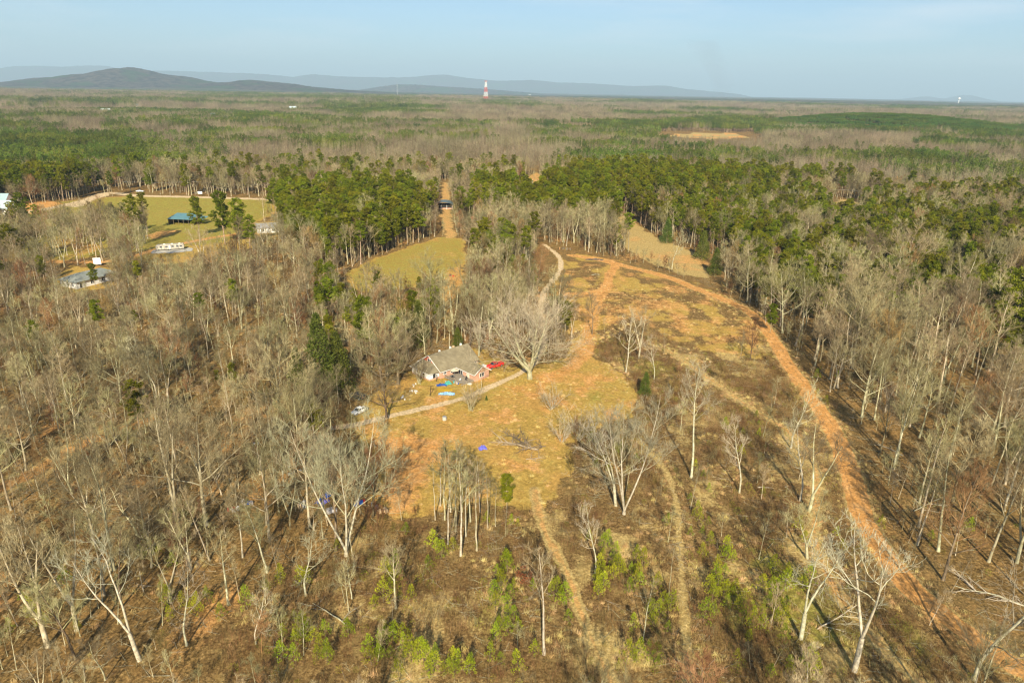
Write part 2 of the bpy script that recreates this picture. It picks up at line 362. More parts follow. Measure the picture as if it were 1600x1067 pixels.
# ------------------------------------------------------------------ ground
def cover(X, Y):
    """weights of the covers of the ground"""
    jit = 2.6 * fbm(X / 9, Y / 9, 31, 3) + 1.8 * fbm(X / 2.6, Y / 2.6, 33, 3)
    n1 = fbm(X / 22, Y / 22, 41, 3); n2 = fbm(X / 7, Y / 9, 45, 4)
    D = np.hypot(X, Y)
    z = np.zeros_like(X); A = {k: z.copy() for k in ('clay', 'grass', 'green', 'gravel', 'straw', 'brush', 'rut')}
    def area(k, name, val, soft=3.0, off=0.0):
        A[k] = np.maximum(A[k], val * sstep(-soft, soft, pdist(X, Y, R[name]) + jit + off))
    def strip(k, name, half, val, soft=1.4):
        A[k] = np.maximum(A[k], val * sstep(half + soft, half - soft * 0.4, ldist(X, Y, Ln[name]) + jit * 0.22))
    area('brush', 'brush', 0.95, 3)
    area('grass', 'yard', 0.95, 2.2); area('grass', 'upper', 0.86, 3)
    area('clay', 'yard_clay', 0.78, 5)
    area('green', 'meadow', 0.50, 3); area('grass', 'meadow', 0.9, 3); area('straw', 'corridor', 0.7, 2.0); area('clay', 'corridor', 0.5, 1.5); area('grass', 'corridor_low', 0.8, 2.5); area('clay', 'corridor_low', 0.52, 2.0)
    area('straw', 'right_meadow', 0.85, 3); area('green', 'pasture', 0.56, 5); area('grass', 'pasture', 0.9, 5)
    area('clay', 'pasture_clay', 0.8, 3); area('clay', 'pasture_clay2', 0.6, 3); area('grass', 'rv_lot', 0.8, 3)
    area('straw', 'right_gap', 0.95, 2); area('grass', 'upper_far', 0.9, 3); area('clay', 'upper_far', 0.55, 3); area('grass', 'white_lot', 0.9, 3); area('grass', 'leftbarn_lot', 0.8, 3)
    dff = pdist(X, Y, R['far_field']); A['straw'] = np.maximum(A['straw'], 0.95 * sstep(-5, 5, dff)); A['clay'] = np.maximum(A['clay'], 0.8 * sstep(-5, 5, dff) * (n1 > 0.0))
    # worn patches of clay in yard and field
    iny = sstep(-3, 3, pdist(X, Y, R['yard'])); inu = sstep(-3, 3, pdist(X, Y, R['upper'])); inb = sstep(-3, 3, pdist(X, Y, R['brush'])); inr = sstep(-3, 3, pdist(X, Y, R['right_woods']))
    A['clay'] = np.maximum(A['clay'], iny * np.clip(0.28 + 0.7 * n2, 0, 0.56)); A['green'] = np.maximum(A['green'], iny * np.clip(0.06 + 0.8 * n1, 0, 0.52))
    A['clay'] = np.maximum(A['clay'], inu * np.clip(0.30 + 0.55 * n2, 0, 0.54)); A['grass'] = A['grass'] * (1 - inu * np.clip(0.42 + 0.9 * fbm(X / 6, Y / 8, 48, 4), 0, 0.7)); A['brush'] = np.maximum(A['brush'], inu * np.clip(0.75 + n1, 0, 1))
    A['straw'] = np.maximum(A['straw'], inb * np.clip(0.18 + 0.9 * n2, 0, 0.7)); A['green'] = np.maximum(A['green'], inb * np.clip(0.0 + 0.8 * n1, 0, 0.55))
    A['clay'] = np.maximum(A['clay'], (1 - iny) * (1 - inb) * (1 - inr) * (D < 520) * np.clip(0.22 + 0.55 * n1, 0, 0.52))
    strip('straw', 'dirt_road', 2.6, 0.7, 1.4); strip('clay', 'dirt_road', 1.9, 1.35, 0.8)
    strip('straw', 'driveway', 1.5, 0.6, 1.0); strip('gravel', 'driveway', 0.95, 0.95, 0.8); strip('clay', 'path_mid', 0.35, 0.50, 0.9); strip('straw', 'path_mid', 0.75, 0.78, 1.1)
    strip('straw', 'path_straw', 0.6, 0.75, 1.3); strip('straw', 'track_two', 1.1, 0.75, 1.5); strip('clay', 'track_two', 0.5, 0.52, 1.0)
    strip('clay', 'track_left', 2.0, 0.68, 1.6); strip('straw', 'track_left', 3.5, 0.75, 2.0)
    strip('gravel', 'country_road', 3.6, 1.0, 1.5); strip('gravel', 'gravel_lane', 3.0, 1.0, 1.5); strip('clay', 'pasture_track', 2.5, 0.7, 2.0)
    strip('clay', 'clay_cross', 1.6, 0.95, 1.5); strip('clay', 'clay_trail', 2.5, 0.62, 2.0)
    # vehicles have pressed two lines into the tracks
    dr = ldist(X, Y, Ln['dirt_road']); A['rut'] = np.maximum(A['rut'], 0.6 * sstep(.55, .15, np.abs(dr - 0.95))); A['rut'] = np.maximum(A['rut'], 0.3 * sstep(.5, .15, np.abs(ldist(X, Y, Ln['driveway']) - 0.75)))
    A['clay'] = np.where(dr < 2.2, A['clay'], A['clay']); A['straw'] = A['straw'] * sstep(1.2, 2.2, dr)
    far = sstep(5200, 6500, D)
    return A, far
def build_ground():
    # rings that widen with distance keep the sheet fine near the clearing and cheap at the horizon
    rr = list(np.geomspace(25, 60, 22)) + list(np.geomspace(60.4, 820, 450)) + list(np.geomspace(828, 62000, 150))
    rr = [3, 10, 18] + rr; rr = np.array(rr)
    fine = np.arange(-44, 44.01, 0.235); th = np.concatenate([fine, np.arange(46, 314.1, 2.0)])
    th = np.radians(th); nt_, nr = len(th), len(rr)
    Rr, T = np.meshgrid(rr, th, indexing='ij')
    X = Rr * np.sin(T); Y = Rr * np.cos(T); Z = height(X, Y)
    # the tree tops of the far forest roughen the sheet
    fa = sstep(5200, 6500, Rr); Z = Z + fa * (9 + 7 * rng.random(Z.shape) * (np.abs(np.degrees(T)) < 45))
    V = np.stack([X, Y, Z], -1).reshape(-1, 3)
    i = np.arange(nr - 1)[:, None]; j = np.arange(nt_)[None, :]; j2 = (j + 1) % nt_
    Q = np.stack([i * nt_ + j, i * nt_ + j2, (i + 1) * nt_ + j2, (i + 1) * nt_ + j], -1).reshape(-1, 4)[:, ::-1]
    A, far = cover(V[:, 0], V[:, 1])
    ca = np.stack([A['clay'], A['grass'], A['green'], A['gravel']], -1); cb = np.stack([A['straw'], A['brush'], far, A['rut']], -1)
    C = V[Q].mean(1); cx, cyy = C[:, 0], C[:, 1]
    cls = np.zeros(len(Q), int)
    near = np.hypot(cx, cyy) < 2600
    def put(sel, k): cls[sel & near] = k
    names = ['ground', 'lawn', 'upper_field', 'meadow', 'pasture', 'far_field', 'clay_yard', 'dirt_road', 'gravel_driveway', 'dirt_path', 'country_road', 'dirt_track']
    put(pdist(cx, cyy, R['yard']) > 0, 1); put(pdist(cx, cyy, R['upper']) > 0, 2)
    put((pdist(cx, cyy, R['meadow']) > 0) | (pdist(cx, cyy, R['right_meadow']) > 0), 3); put(pdist(cx, cyy, R['pasture']) > 0, 4); put(pdist(cx, cyy, R['far_field']) > 0, 5)
    put((pdist(cx, cyy, R['yard_clay']) > 0) | (pdist(cx, cyy, R['corridor_low']) > 0), 6)
    put(ldist(cx, cyy, Ln['track_two']) < 1.4, 11); put(ldist(cx, cyy, Ln['track_left']) < 2, 11); put(ldist(cx, cyy, Ln['clay_cross']) < 1.8, 11)
    put(ldist(cx, cyy, Ln['path_mid']) < 1.3, 9); put(ldist(cx, cyy, Ln['path_straw']) < 1.5, 9)
    put(ldist(cx, cyy, Ln['driveway']) < 1.6, 8); put(ldist(cx, cyy, Ln['dirt_road']) < 2.0, 7)
    put((ldist(cx, cyy, Ln['country_road']) < 3.6) | (ldist(cx, cyy, Ln['gravel_lane']) < 3), 10)
    for k, nm in enumerate(names):
        q = Q[cls == k]
        if not len(q): continue
        u, inv = np.unique(q, return_inverse=True)
        vv = V[u]; qq = inv.reshape(q.shape)
        if k == 0: # close the middle under the camera
            ci = len(vv); vv = np.vstack([vv, [0, 0, float(height(0, 0))]]); ring = np.searchsorted(u, np.arange(nt_)); tri = np.stack([np.full(nt_, ci), ring, np.roll(ring, -1)], -1)[:, ::-1]
            me = mesh_np(nm, vv, [qq, tri], [M_GROUND], smooth=True); pa = np.vstack([ca[u], ca[:1]]); pb = np.vstack([cb[u], cb[:1]])
        else:
            me = mesh_np(nm, vv, qq, [M_GROUND], smooth=True); pa = ca[u]; pb = cb[u]
        for an, dat in (('cover_a', pa), ('cover_b', pb)):
            a = me.attributes.new(an, 'FLOAT_COLOR', 'POINT'); a.data.foreach_set('color', dat.astype(np.float32).ravel())
        add(nm, me, kind='structure')
build_ground()

# ------------------------------------------------------------------ mountains on the horizon
def mountain(name, D, pts, depth, mat_, seed, rough=0.12):
    """pts: (px, crest row) of the skyline; the ridge rises from the plain at distance D"""
    xs = np.array([p[0] for p in pts], float); ys = np.array([p[1] for p in pts], float)
    nx, ny = 420, 40
    PX = np.linspace(xs[0], xs[-1], nx); PYr = np.interp(PX, xs, ys)
    W = []; H = []
    for a, b_ in zip(PX, PYr):
        d = ray(a, b_); k = D / d[1]; W.append(d[0] * k); H.append(CAM_H + d[2] * k)
    W = np.array(W); H = np.array(H); H = np.maximum(H, 5)
    k = np.hanning(6); k /= k.sum(); H = np.convolve(np.pad(H, 2, mode='edge'), k, 'valid')[:nx]; H = np.pad(H, (0, nx - len(H)), mode='edge')
    v = np.linspace(-1, 1, ny)
    X, Vv = np.meshgrid(W, v, indexing='ij'); Hh = H[:, None] * np.exp(-(Vv * 1.9) ** 2)
    n = fbm(X / (depth * 0.35), Vv * 3.2, seed, 5)
    Z = Hh * (1 + rough * n * (np.abs(Vv) > 0.06)) + rough * 0.9 * np.abs(fbm(X / (depth * 0.16), Vv * 6, seed + 9, 4)) * Hh * np.abs(Vv) - 14 + rng.random(X.shape) * D * 0.0007
    V = np.stack([X, D + Vv * depth, Z], -1).reshape(-1, 3)
    i = np.arange(nx - 1)[:, None]; j = np.arange(ny - 1)[None, :]
    Q = np.stack([i * ny + j, (i + 1) * ny + j, (i + 1) * ny + j + 1, i * ny + j + 1], -1).reshape(-1, 4)
    return add(name, mesh_np(name, V, Q, [mat_], smooth=False), kind='structure')
def mountain_mat():
    m_, t, b = mat('wooded_slope'); geo = N(t, 'ShaderNodeNewGeometry').outputs['Position']
    a = noise(t, 0.0022, 6, 0.6, geo); c_ = noise(t, 0.012, 4, 0.6, geo)
    c = mixc(t, mrange(t, a, 0.5, 0.6), ramp(t, c_, [(0.4, (0.022, 0.018, 0.016)), (0.6, (0.085, 0.065, 0.05))]), (0.035, 0.055, 0.02))
    t.links.new(c, b.inputs['Base Color']); b.inputs['Specular IOR Level'].default_value = 0; return m_
M_MTN = mountain_mat()
mountain('mountain', 9500, [(-120, 138), (-40, 131), (20, 128), (70, 122), (110, 120), (150, 114), (180, 107), (205, 104), (228, 108), (255, 115), (285, 119), (310, 125), (335, 129), (365, 128), (395, 124), (425, 127), (455, 130), (490, 135), (560, 141), (640, 145), (760, 152)], 2000, M_MTN, 3, 0.2)
mountain('wooded_hill', 16000, [(500, 150), (560, 141), (590, 136), (620, 132), (650, 132), (690, 135), (760, 139), (820, 144), (900, 150)], 900, M_MTN, 8, 0.12)
mountain('mountain', 30000, [(-260, 118), (-120, 110), (0, 108), (25, 104), (60, 103), (95, 105), (130, 103), (168, 103), (190, 109), (230, 111), (270, 111), (330, 113), (370, 115), (420, 117), (460, 121), (490, 116), (530, 120), (580, 121), (640, 122), (670, 118), (700, 117), (730, 122), (780, 127), (830, 125), (870, 129), (930, 131), (990, 135), (1040, 134), (1070, 139), (1150, 147)], 3500, M_MTN, 14)
mountain('mountain', 34000, [(1330, 160), (1380, 156), (1420, 155), (1446, 151), (1465, 155), (1490, 154), (1512, 149), (1535, 157), (1580, 161), (1640, 165)], 3000, M_MTN, 22)

# ------------------------------------------------------------------ haze
def haze():
    x0, x1, y0, y1, z0, z1 = -66000, 66000, -3000, 66000, -70, 1700
    V = np.array([(x, y, z) for z in (z0, z1) for y in (y0, y1) for x in (x0, x1)], float)
    Q = np.array([(0, 2, 3, 1), (4, 5, 7, 6), (0, 1, 5, 4), (2, 6, 7, 3), (0, 4, 6, 2), (1, 3, 7, 5)])
    m_ = bpy.data.materials.new('air'); m_.use_nodes = True; t = m_.node_tree; t.nodes.clear()
    o = t.nodes.new('ShaderNodeOutputMaterial'); p = t.nodes.new('ShaderNodeVolumePrincipled')
    p.inputs['Color'].default_value = (0.60, 0.82, 1.0, 1); p.inputs['Density'].default_value = 0.000055; p.inputs['Anisotropy'].default_value = 0.0
    t.links.new(p.outputs[0], o.inputs['Volume'])
    add('haze', mesh_np('haze', V, Q, [m_]), kind='stuff')
haze()

# ------------------------------------------------------------------ plants: building blocks
class Wood:
    """collects tapered limbs as short prisms"""
    def __init__(s): s.a = []; s.b = []; s.ra = []; s.rb = []; s.n = []
    def seg(s, a, b, ra, rb, n): s.a.append(a); s.b.append(b); s.ra.append(ra); s.rb.append(rb); s.n.append(n)
    def build(s, off=0):
        if not s.a: return np.zeros((0, 3)), []
        A = np.array(s.a); B = np.array(s.b); RA = np.array(s.ra); RB = np.array(s.rb); NN = np.array(s.n)
        Vs = []; Fs3 = []; Fs4 = []; base = off
        for n in np.unique(NN):
            k = NN == n; a, b, ra, rb = A[k], B[k], RA[k], RB[k]
            d = b - a; d /= np.linalg.norm(d, axis=1, keepdims=True) + 1e-9
            up = np.where(np.abs(d[:, 2:3]) > 0.9, [[1.0, 0, 0]], [[0, 0, 1.0]])
            u = np.cross(up, d); u /= np.linalg.norm(u, axis=1, keepdims=True) + 1e-9; v = np.cross(d, u)
            m_ = len(a)
            if n == 1:      # a twig: one long sliver of a triangle, two faces wide
                V = np.stack([a + u * ra[:, None], a - u * ra[:, None], b], 1).reshape(-1, 3)
                i = base + np.arange(m_) * 3; Fs3.append(np.stack([i, i + 1, i + 2], -1)); Vs.append(V); base += 3 * m_; continue
            an = np.arange(n) * 2 * np.pi / n
            ca, sa = np.cos(an), np.sin(an)
            dirs = u[:, None, :] * ca[None, :, None] + v[:, None, :] * sa[None, :, None]
            lo = a[:, None] + dirs * ra[:, None, None]; hi = b[:, None] + dirs * rb[:, None, None]
            V = np.concatenate([lo, hi], 1).reshape(-1, 3); Vs.append(V)
            i = base + np.arange(m_)[:, None] * 2 * n; j = np.arange(n)[None, :]; j2 = (j + 1) % n
            Fs4.append(np.stack([i + j, i + j2, i + n + j2, i + n + j], -1).reshape(-1, 4)); base += 2 * n * m_
        out = []
        if Fs3: out.append(np.concatenate(Fs3))
        if Fs4: out.append(np.concatenate(Fs4))
        return np.concatenate(Vs), out
def unit(v): return v / (np.linalg.norm(v) + 1e-9)
def bend(d, r, amt): return unit(d + r.normal(0, amt, 3))
def away(d, ang, r, az=None):
    """a direction at angle ang from d"""
    d = unit(d); u = np.cross(d, [0, 0, 1.0] if abs(d[2]) < 0.95 else [1.0, 0, 0]); u = unit(u); v = np.cross(d, u)
    az = r.uniform(0, 2 * math.pi) if az is None else az
    return unit(d * math.cos(ang) + (u * math.cos(az) + v * math.sin(az)) * math.sin(ang))
def limb(W, p, d, L, r0, r1, nseg, sides, r, wig, lift):
    pts = [np.array(p, float)]; d = np.array(d, float); st = L / nseg
    for i in range(nseg):
        a = r0 + (r1 - r0) * i / nseg; b = r0 + (r1 - r0) * (i + 1) / nseg
        q = pts[-1] + d * st; W.seg(pts[-1], q, a, b, sides); pts.append(q)
        d = unit(bend(d, r, wig) + np.array([0, 0, lift]))
    return pts
def bare_tree(seed, H=20, first=0.4, nlimb=15, ang=(35, 60), reach=0.30, nb=7, ntw=6, nft=4, style='tall', rt=0.26, tw=0.017, forks=1, lift=0.07, dense=1.0):
    """trunk, limbs, branches and twigs; returns (trunk wood, crown wood)"""
    r = np.random.default_rng(seed); T = Wood(); C = Wood()
    stems = []
    if forks == 1:
        stems.append((np.zeros(3), unit(np.array([r.normal(0, .03), r.normal(0, .03), 1])), H, rt))
    else:
        fh = H * (r.uniform(0.03, 0.25) if forks < 5 else .10)
        pts = limb(T, np.zeros(3), unit(np.array([0, 0, 1.0]) + r.normal(0, .03, 3)), fh, rt * 1.2, rt * 1.02, 2, 7, r, .02, 0)
        for k in range(forks):
            stems.append((pts[-1], away(np.array([0, 0, 1.0]), rad(r.uniform(9, 20) if forks < 5 else r.uniform(12, 58)), r, 2 * math.pi * k / forks + r.uniform(-.5, .5)), (H - fh) * r.uniform(0.85, 1.02), rt * r.uniform(.62, .8)))
    for (p0, d0, SH, r0) in stems:
        ns = 11; pts = limb(T, p0, d0, SH * 0.97, r0, r0 * 0.10, ns, 7, r, .035 if style != 'crook' else .07, 0.05)
        # root flare
        if forks == 1: T.seg(np.array([0, 0, -0.6]), np.array([0, 0, 0.7]), r0 * 1.55, r0 * 1.02, 7)
        for k in range(int(nlimb / forks ** 0.6)):
            f = first + (0.97 - first) * (k + r.uniform(0, .8)) / (nlimb / forks ** 0.6)
            f = min(f, .97); x = f * ns; i = min(int(x), ns - 1); p = pts[i] + (pts[i + 1] - pts[i]) * (x - i)
            td = unit(pts[i + 1] - pts[i]); rr_ = r0 * (1 - 0.9 * f)
            shape = {'tall': (1 - f) ** 0.55 * 1.25 + .12, 'crook': (1 - f) ** 0.5 * 1.3 + .2, 'broad': (1 - (f - first) / (1 - first)) ** 0.5 * 1.25 + 0.25}[style]
            LL = H * reach * shape * r.uniform(.7, 1.25)
            a = rad(r.uniform(*ang) * (1.12 - .35 * f))
            d = away(td, a, r, k * 2.4 + r.uniform(-.5, .5))
            lr = min(rr_ * (.62 if rt < .7 else .36), .05 + LL * .017)
            lp = limb(C if lr < 0.09 else T, p, d, LL, lr, .018, 6, 5 if lr > .08 else 4, r, .09 if style != 'crook' else .15, lift)
            nbb = max(2, int(nb * dense * (0.5 + LL / (H * reach))))
            for b in range(nbb):
                g = r.uniform(.18, 1.0) ** .8 * 6; i2 = min(int(g), 5); q = lp[i2] + (lp[i2 + 1] - lp[i2]) * (g - i2)
                bd = away(unit(lp[i2 + 1] - lp[i2]), rad(r.uniform(22, 55)), r); bd = unit(bd + np.array([0, 0, .22]))
                BL = LL * r.uniform(.25, .5) * (1.15 - g / 12); bp = limb(C, q, bd, BL, max(.5 * lr * (1 - g / 8), .022), .012, 3, 3, r, .12, .08)
                for t_ in range(ntw):
                    g2 = r.uniform(.15, 1.0) * 3; i3 = min(int(g2), 2); q2 = bp[i3] + (bp[i3 + 1] - bp[i3]) * (g2 - i3)
                    d2 = unit(away(unit(bp[i3 + 1] - bp[i3]), rad(r.uniform(20, 55)), r) + np.array([0, 0, .2])); TL = BL * r.uniform(.3, .6) + .3
                    e = q2 + d2 * TL; C.seg(q2, e, tw, tw * .4, 3)
                    for f_ in range(nft):
                        q3 = q2 + d2 * TL * r.uniform(.2, .95); d3 = unit(away(d2, rad(r.uniform(20, 60)), r) + np.array([0, 0, .15]))
                        C.seg(q3, q3 + d3 * TL * r.uniform(.4, .85), tw * .85, 0, 1)
    return T, C
def leaf_cloud(r, centers, radii, n, size, flat=0.7, up=0.3, aspect=0.42):
    """many leaf-sized faces spread through balls; returns V, F"""
    k = r.integers(0, len(centers), n) if not isinstance(n, (list, np.ndarray)) else np.repeat(np.arange(len(centers)), n)
    n_ = len(k); c = np.array(centers)[k]; R_ = np.array(radii)[k]
    d = r.normal(0, 1, (n_, 3)); d /= np.linalg.norm(d, axis=1, keepdims=True)
    rr_ = r.uniform(.35, 1.0, (n_, 1)) ** .6
    p = c + d * rr_ * R_[:, None] * np.array([1, 1, flat])
    ax = d + r.normal(0, .55, (n_, 3)) + np.array([0, 0, up]); ax /= np.linalg.norm(ax, axis=1, keepdims=True)
    s = np.cross(ax, r.normal(0, 1, (n_, 3))); s /= np.linalg.norm(s, axis=1, keepdims=True) + 1e-9
    L_ = size * r.uniform(.6, 1.4, (n_, 1))
    V = np.stack([p - ax * L_ * .5, p + s * L_ * aspect * .5, p + ax * L_ * .5, p - s * L_ * aspect * .5], 1).reshape(-1, 3)
    i = np.arange(n_)[:, None] * 4
    return V, np.concatenate([i, i + 1, i + 2, i + 3], 1)
def pine(seed, H=22, cf=0.52, rad_=2.9, ncl=46, per=95, size=.46, lean=.02, bare=.1):
    r = np.random.default_rng(seed); T = Wood()
    pts = limb(T, np.zeros(3), unit(np.array([r.normal(0, lean), r.normal(0, lean), 1])), H * .97, .011 * H, .04, 10, 6, r, .02, .04)
    T.seg(np.array([0, 0, -0.6]), np.array([0, 0, .6]), .015 * H, .0112 * H, 6)
    cs = []; rs = []
    for k in range(ncl):
        f = cf + (1 - cf) * ((k + r.uniform(0, 1)) / ncl); x = min(f * 10, 9.99); i = int(x); p = pts[i] + (pts[i + 1] - pts[i]) * (x - i)
        u = (f - cf) / (1 - cf); prof = (math.sin(min(1, u * 1.25 + .16) * math.pi) ** .7 * .95 + .12) if u < .67 else (1.02 * (1 - u) ** .45 * 1.35 + .1)
        L_ = rad_ * min(prof, 1.15) * r.uniform(.35, 1.15); a = k * 2.4 + r.uniform(-.6, .6)
        d = unit(np.array([math.cos(a), math.sin(a), r.uniform(-.05, .45)]))
        lp = limb(T, p, d, L_, .055, .025, 3, 3, r, .08, .07)
        cs.append(lp[-1] + np.array([0, 0, .12])); rs.append(r.uniform(.55, 1.0) * (.75 + .12 * rad_))
        if L_ > 1.6: cs.append(lp[2] + r.normal(0, .25, 3)); rs.append(r.uniform(.5, .85))
    for k in range(int(ncl * bare)):   # dead stubs under the crown
        f = r.uniform(.3, cf); x = f * 10; i = int(x); p = pts[i] + (pts[i + 1] - pts[i]) * (x - i); a = r.uniform(0, 6.28)
        limb(T, p, unit(np.array([math.cos(a), math.sin(a), r.uniform(-.1, .3)])), r.uniform(.5, 1.8), .035, .012, 2, 3, r, .1, 0)
    V, Fq = leaf_cloud(r, cs, rs, np.full(len(cs), per), size, .62, .45)
    return T, (V, Fq)
def cedar(seed, H=10, W_=2.4, n=5200, size=.34, tier=True):
    r = np.random.default_rng(seed); T = Wood(); limb(T, np.zeros(3), np.array([0, 0, 1.0]), H * .95, .018 * H, .03, 4, 5, r, .01, 0)
    T.seg(np.array([0, 0, -0.5]), np.array([0, 0, .1]), .02 * H, .018 * H, 5)
    nb_ = 110; cs = []; rs = []
    for k in range(nb_):
        u = (k + r.uniform(0, 1)) / nb_; z = H * (.04 + .93 * u); a = k * 2.4; L_ = W_ * (1 - u) ** .8 * r.uniform(.6, 1.08)
        cs.append(np.array([math.cos(a) * L_, math.sin(a) * L_, z + L_ * .1])); rs.append(.35 + .42 * W_ * (1 - u) * .5 + .12)
    V, Fq = leaf_cloud(r, cs, rs, n, size, .9, .7); return T, (V, Fq)
def young_pine(seed, H=2.8):
    r = np.random.default_rng(seed); T = Wood(); limb(T, np.zeros(3), np.array([0, 0, 1.0]), H * .9, .035, .012, 3, 4, r, .03, 0)
    cs = [np.array([0, 0, H * .93])]; rs = [.22 * H * .4]
    for k in range(int(17)):
        u = (k + r.uniform(0, 1)) / 17; a = k * 2.4; L_ = H * .30 * (1 - u) ** .8 * r.uniform(.7, 1.1); z = H * (.12 + .78 * u)
        e = np.array([math.cos(a) * L_, math.sin(a) * L_, z + L_ * .45]); T.seg(np.array([0, 0, z]), e, .016, .008, 3); cs.append(e); rs.append(H * .085 + .05)
    V, Fq = leaf_cloud(r, cs, rs, 420, .22, 1.0, 1.1, .22); return T, (V, Fq)

def proto_parts(T, C, mt, mc, name):
    """meshes (trunk, crown)"""
    V, Fl = T.build(); tm = mesh_np(name + '_trunk', V, Fl, [mt])
    if isinstance(C, Wood): V, Fl = C.build()
    else: V, Fl = C[0], [C[1]]
    return tm, mesh_np(name + '_crown', V, Fl, [mc])
def joined(name, parts):
    """one mesh out of [(Wood or (V,F), material)]"""
    Vs = []; Fs = {3: [], 4: []}; Mi = {3: [], 4: []}; off = 0; ms = []
    for g, m_ in parts:
        if m_ not in ms: ms.append(m_)
        V, Fl = g.build() if isinstance(g, Wood) else (g[0], [g[1]])
        for f in Fl: Fs[f.shape[1]].append(f + off); Mi[f.shape[1]].append(np.full(len(f), ms.index(m_)))
        Vs.append(V); off += len(V)
    fl = []; mi = []
    for k in (3, 4):
        if Fs[k]: fl.append(np.concatenate(Fs[k])); mi.append(np.concatenate(Mi[k]))
    return mesh_np(name, np.concatenate(Vs), fl, ms, np.concatenate(mi))

# ------------------------------------------------------------------ plants: kinds
BARE = []       # (reference height, trunk, crown, look)
def reg(lst, H, T, C, mt, mc, look, keep=None): tm, cm_ = proto_parts(T, C, mt, mc, look.replace(' ', '_')); lst.append((H, tm, cm_, look, T, C, mt, mc))
reg(BARE, 21, *bare_tree(11, 21, .42, 15, (30, 52), .27, 6, 5, 3), M_BARK, M_TWIG, 'narrow')
reg(BARE, 22, *bare_tree(12, 22, .50, 13, (35, 60), .26, 6, 5, 3), M_BARK, M_TWIG, 'high-crowned')
reg(BARE, 19, *bare_tree(13, 19, .30, 17, (35, 62), .31, 6, 5, 3, rt=.25), M_BARK, M_TWIG, 'full-crowned')
reg(BARE, 20, *bare_tree(14, 20, .35, 14, (32, 55), .27, 6, 5, 3, forks=2, rt=.27), M_BARK, M_TWIG, 'twin-stemmed')
reg(BARE, 18, *bare_tree(15, 18, .30, 15, (35, 60), .28, 6, 5, 3, forks=3, rt=.26), M_BARK, M_TWIG, 'many-stemmed')
reg(BARE, 16, *bare_tree(16, 16, .28, 15, (45, 75), .36, 7, 6, 4, style='broad', rt=.28), M_BARK, M_TWIG, 'broad')
reg(BARE, 17, *bare_tree(17, 17, .25, 15, (40, 70), .30, 6, 6, 4, style='crook', rt=.24), M_BARK, M_TWIG, 'crooked')
reg(BARE, 18, *bare_tree(18, 18, .33, 16, (30, 55), .26, 7, 7, 4, rt=.22), M_DARKBARK, M_TWIG, 'dark-barked')
reg(BARE, 17, *bare_tree(19, 17, .22, 20, (28, 58), .27, 7, 5, 3, rt=.20), M_DARKBARK, M_REDTWIG, 'brown-twigged')
reg(BARE, 20, *bare_tree(20, 20, .55, 12, (40, 72), .22, 5, 5, 3, style='crook', rt=.19), M_BARK, M_TWIG, 'bent')
reg(BARE, 19, *bare_tree(23, 19, .38, 18, (28, 50), .24, 7, 6, 4, rt=.21), M_SNAG, M_TWIG, 'pale')
SNAG = []
reg(SNAG, 18, *bare_tree(31, 18, .38, 11, (35, 62), .24, 4, 4, 2, style='crook', rt=.24, forks=2), M_SNAG, M_SNAG, 'dead forked')
reg(SNAG, 15, *bare_tree(32, 15, .30, 13, (35, 68), .26, 4, 4, 2, style='crook', rt=.17), M_SNAG, M_BARK, 'dead crooked')
reg(SNAG, 22, *bare_tree(33, 22, .50, 14, (32, 52), .26, 6, 5, 3, rt=.22, lift=.10), M_SNAG, M_BARK, 'tall pale')
reg(SNAG, 22, *bare_tree(34, 22, .30, 20, (32, 60), .30, 7, 6, 4, rt=.27, forks=3), M_SNAG, M_BARK, 'pale many-stemmed')
POLE = []
reg(POLE, 12, *bare_tree(41, 12, .45, 10, (25, 45), .20, 4, 4, 2, rt=.09, tw=.014), M_SNAG, M_TWIG, 'slender')
reg(POLE, 12, *bare_tree(42, 12, .55, 8, (25, 50), .18, 4, 4, 2, rt=.085, style='crook', tw=.014), M_BARK, M_TWIG, 'slender crooked')
SHRUBB = []
def shrub(seed, H, n, spread, tw=.016):
    r = np.random.default_rng(seed); T = Wood(); C = Wood()
    for k in range(n):
        d = away(np.array([0, 0, 1.0]), rad(r.uniform(5, spread)), r, k * 2.4); L_ = H * r.uniform(.7, 1.05)
        p = limb(T, r.normal(0, .25, 3) * [1, 1, 0], d, L_, .05, .015, 5, 4, r, .1, .05)
        for b in range(12):
            g = r.uniform(.2, 1) * 5; i = min(int(g), 4); q = p[i] + (p[i + 1] - p[i]) * (g - i); bd = away(unit(p[i + 1] - p[i]), rad(r.uniform(20, 55)), r); BL = L_ * r.uniform(.18, .4)
            C.seg(q, q + bd * BL, .022, .01, 3)
            for t_ in range(7):
                q3 = q + bd * BL * r.uniform(.2, .95); d3 = away(bd, rad(r.uniform(20, 60)), r); C.seg(q3, q3 + d3 * BL * r.uniform(.35, .7), tw, 0, 1)
    return T, C
reg(SHRUBB, 6, *shrub(51, 6, 9, 40), M_SNAG, M_BARK, 'low pale')
reg(SHRUBB, 6, *shrub(52, 6, 12, 28), M_BARK, M_TWIG, 'low bushy')
OAK = []
reg(OAK, 24, *bare_tree(21, 24, .12, 34, (30, 85), .44, 8, 4, 1, style='broad', rt=.72, tw=.026, lift=.035, forks=5), M_BARK, M_BARK, 'giant')
reg(OAK, 14, *bare_tree(22, 14, .18, 16, (50, 92), .50, 8, 5, 3, style='broad', rt=.45, tw=.02, lift=.02), M_DARKBARK, M_TWIG, 'sprawling dark')
PINES = []
for k, a in enumerate([(22, .50, 2.9, 46), (24, .58, 2.7, 40), (19, .42, 3.0, 48), (25, .62, 3.2, 40), (17, .30, 2.8, 52)]):
    reg(PINES, a[0], *pine(61 + k, *a), M_PINEBARK, M_PINE, ['round-crowned', 'slim', 'bushy', 'flat-topped', 'low-branched'][k])
CEDARS = []
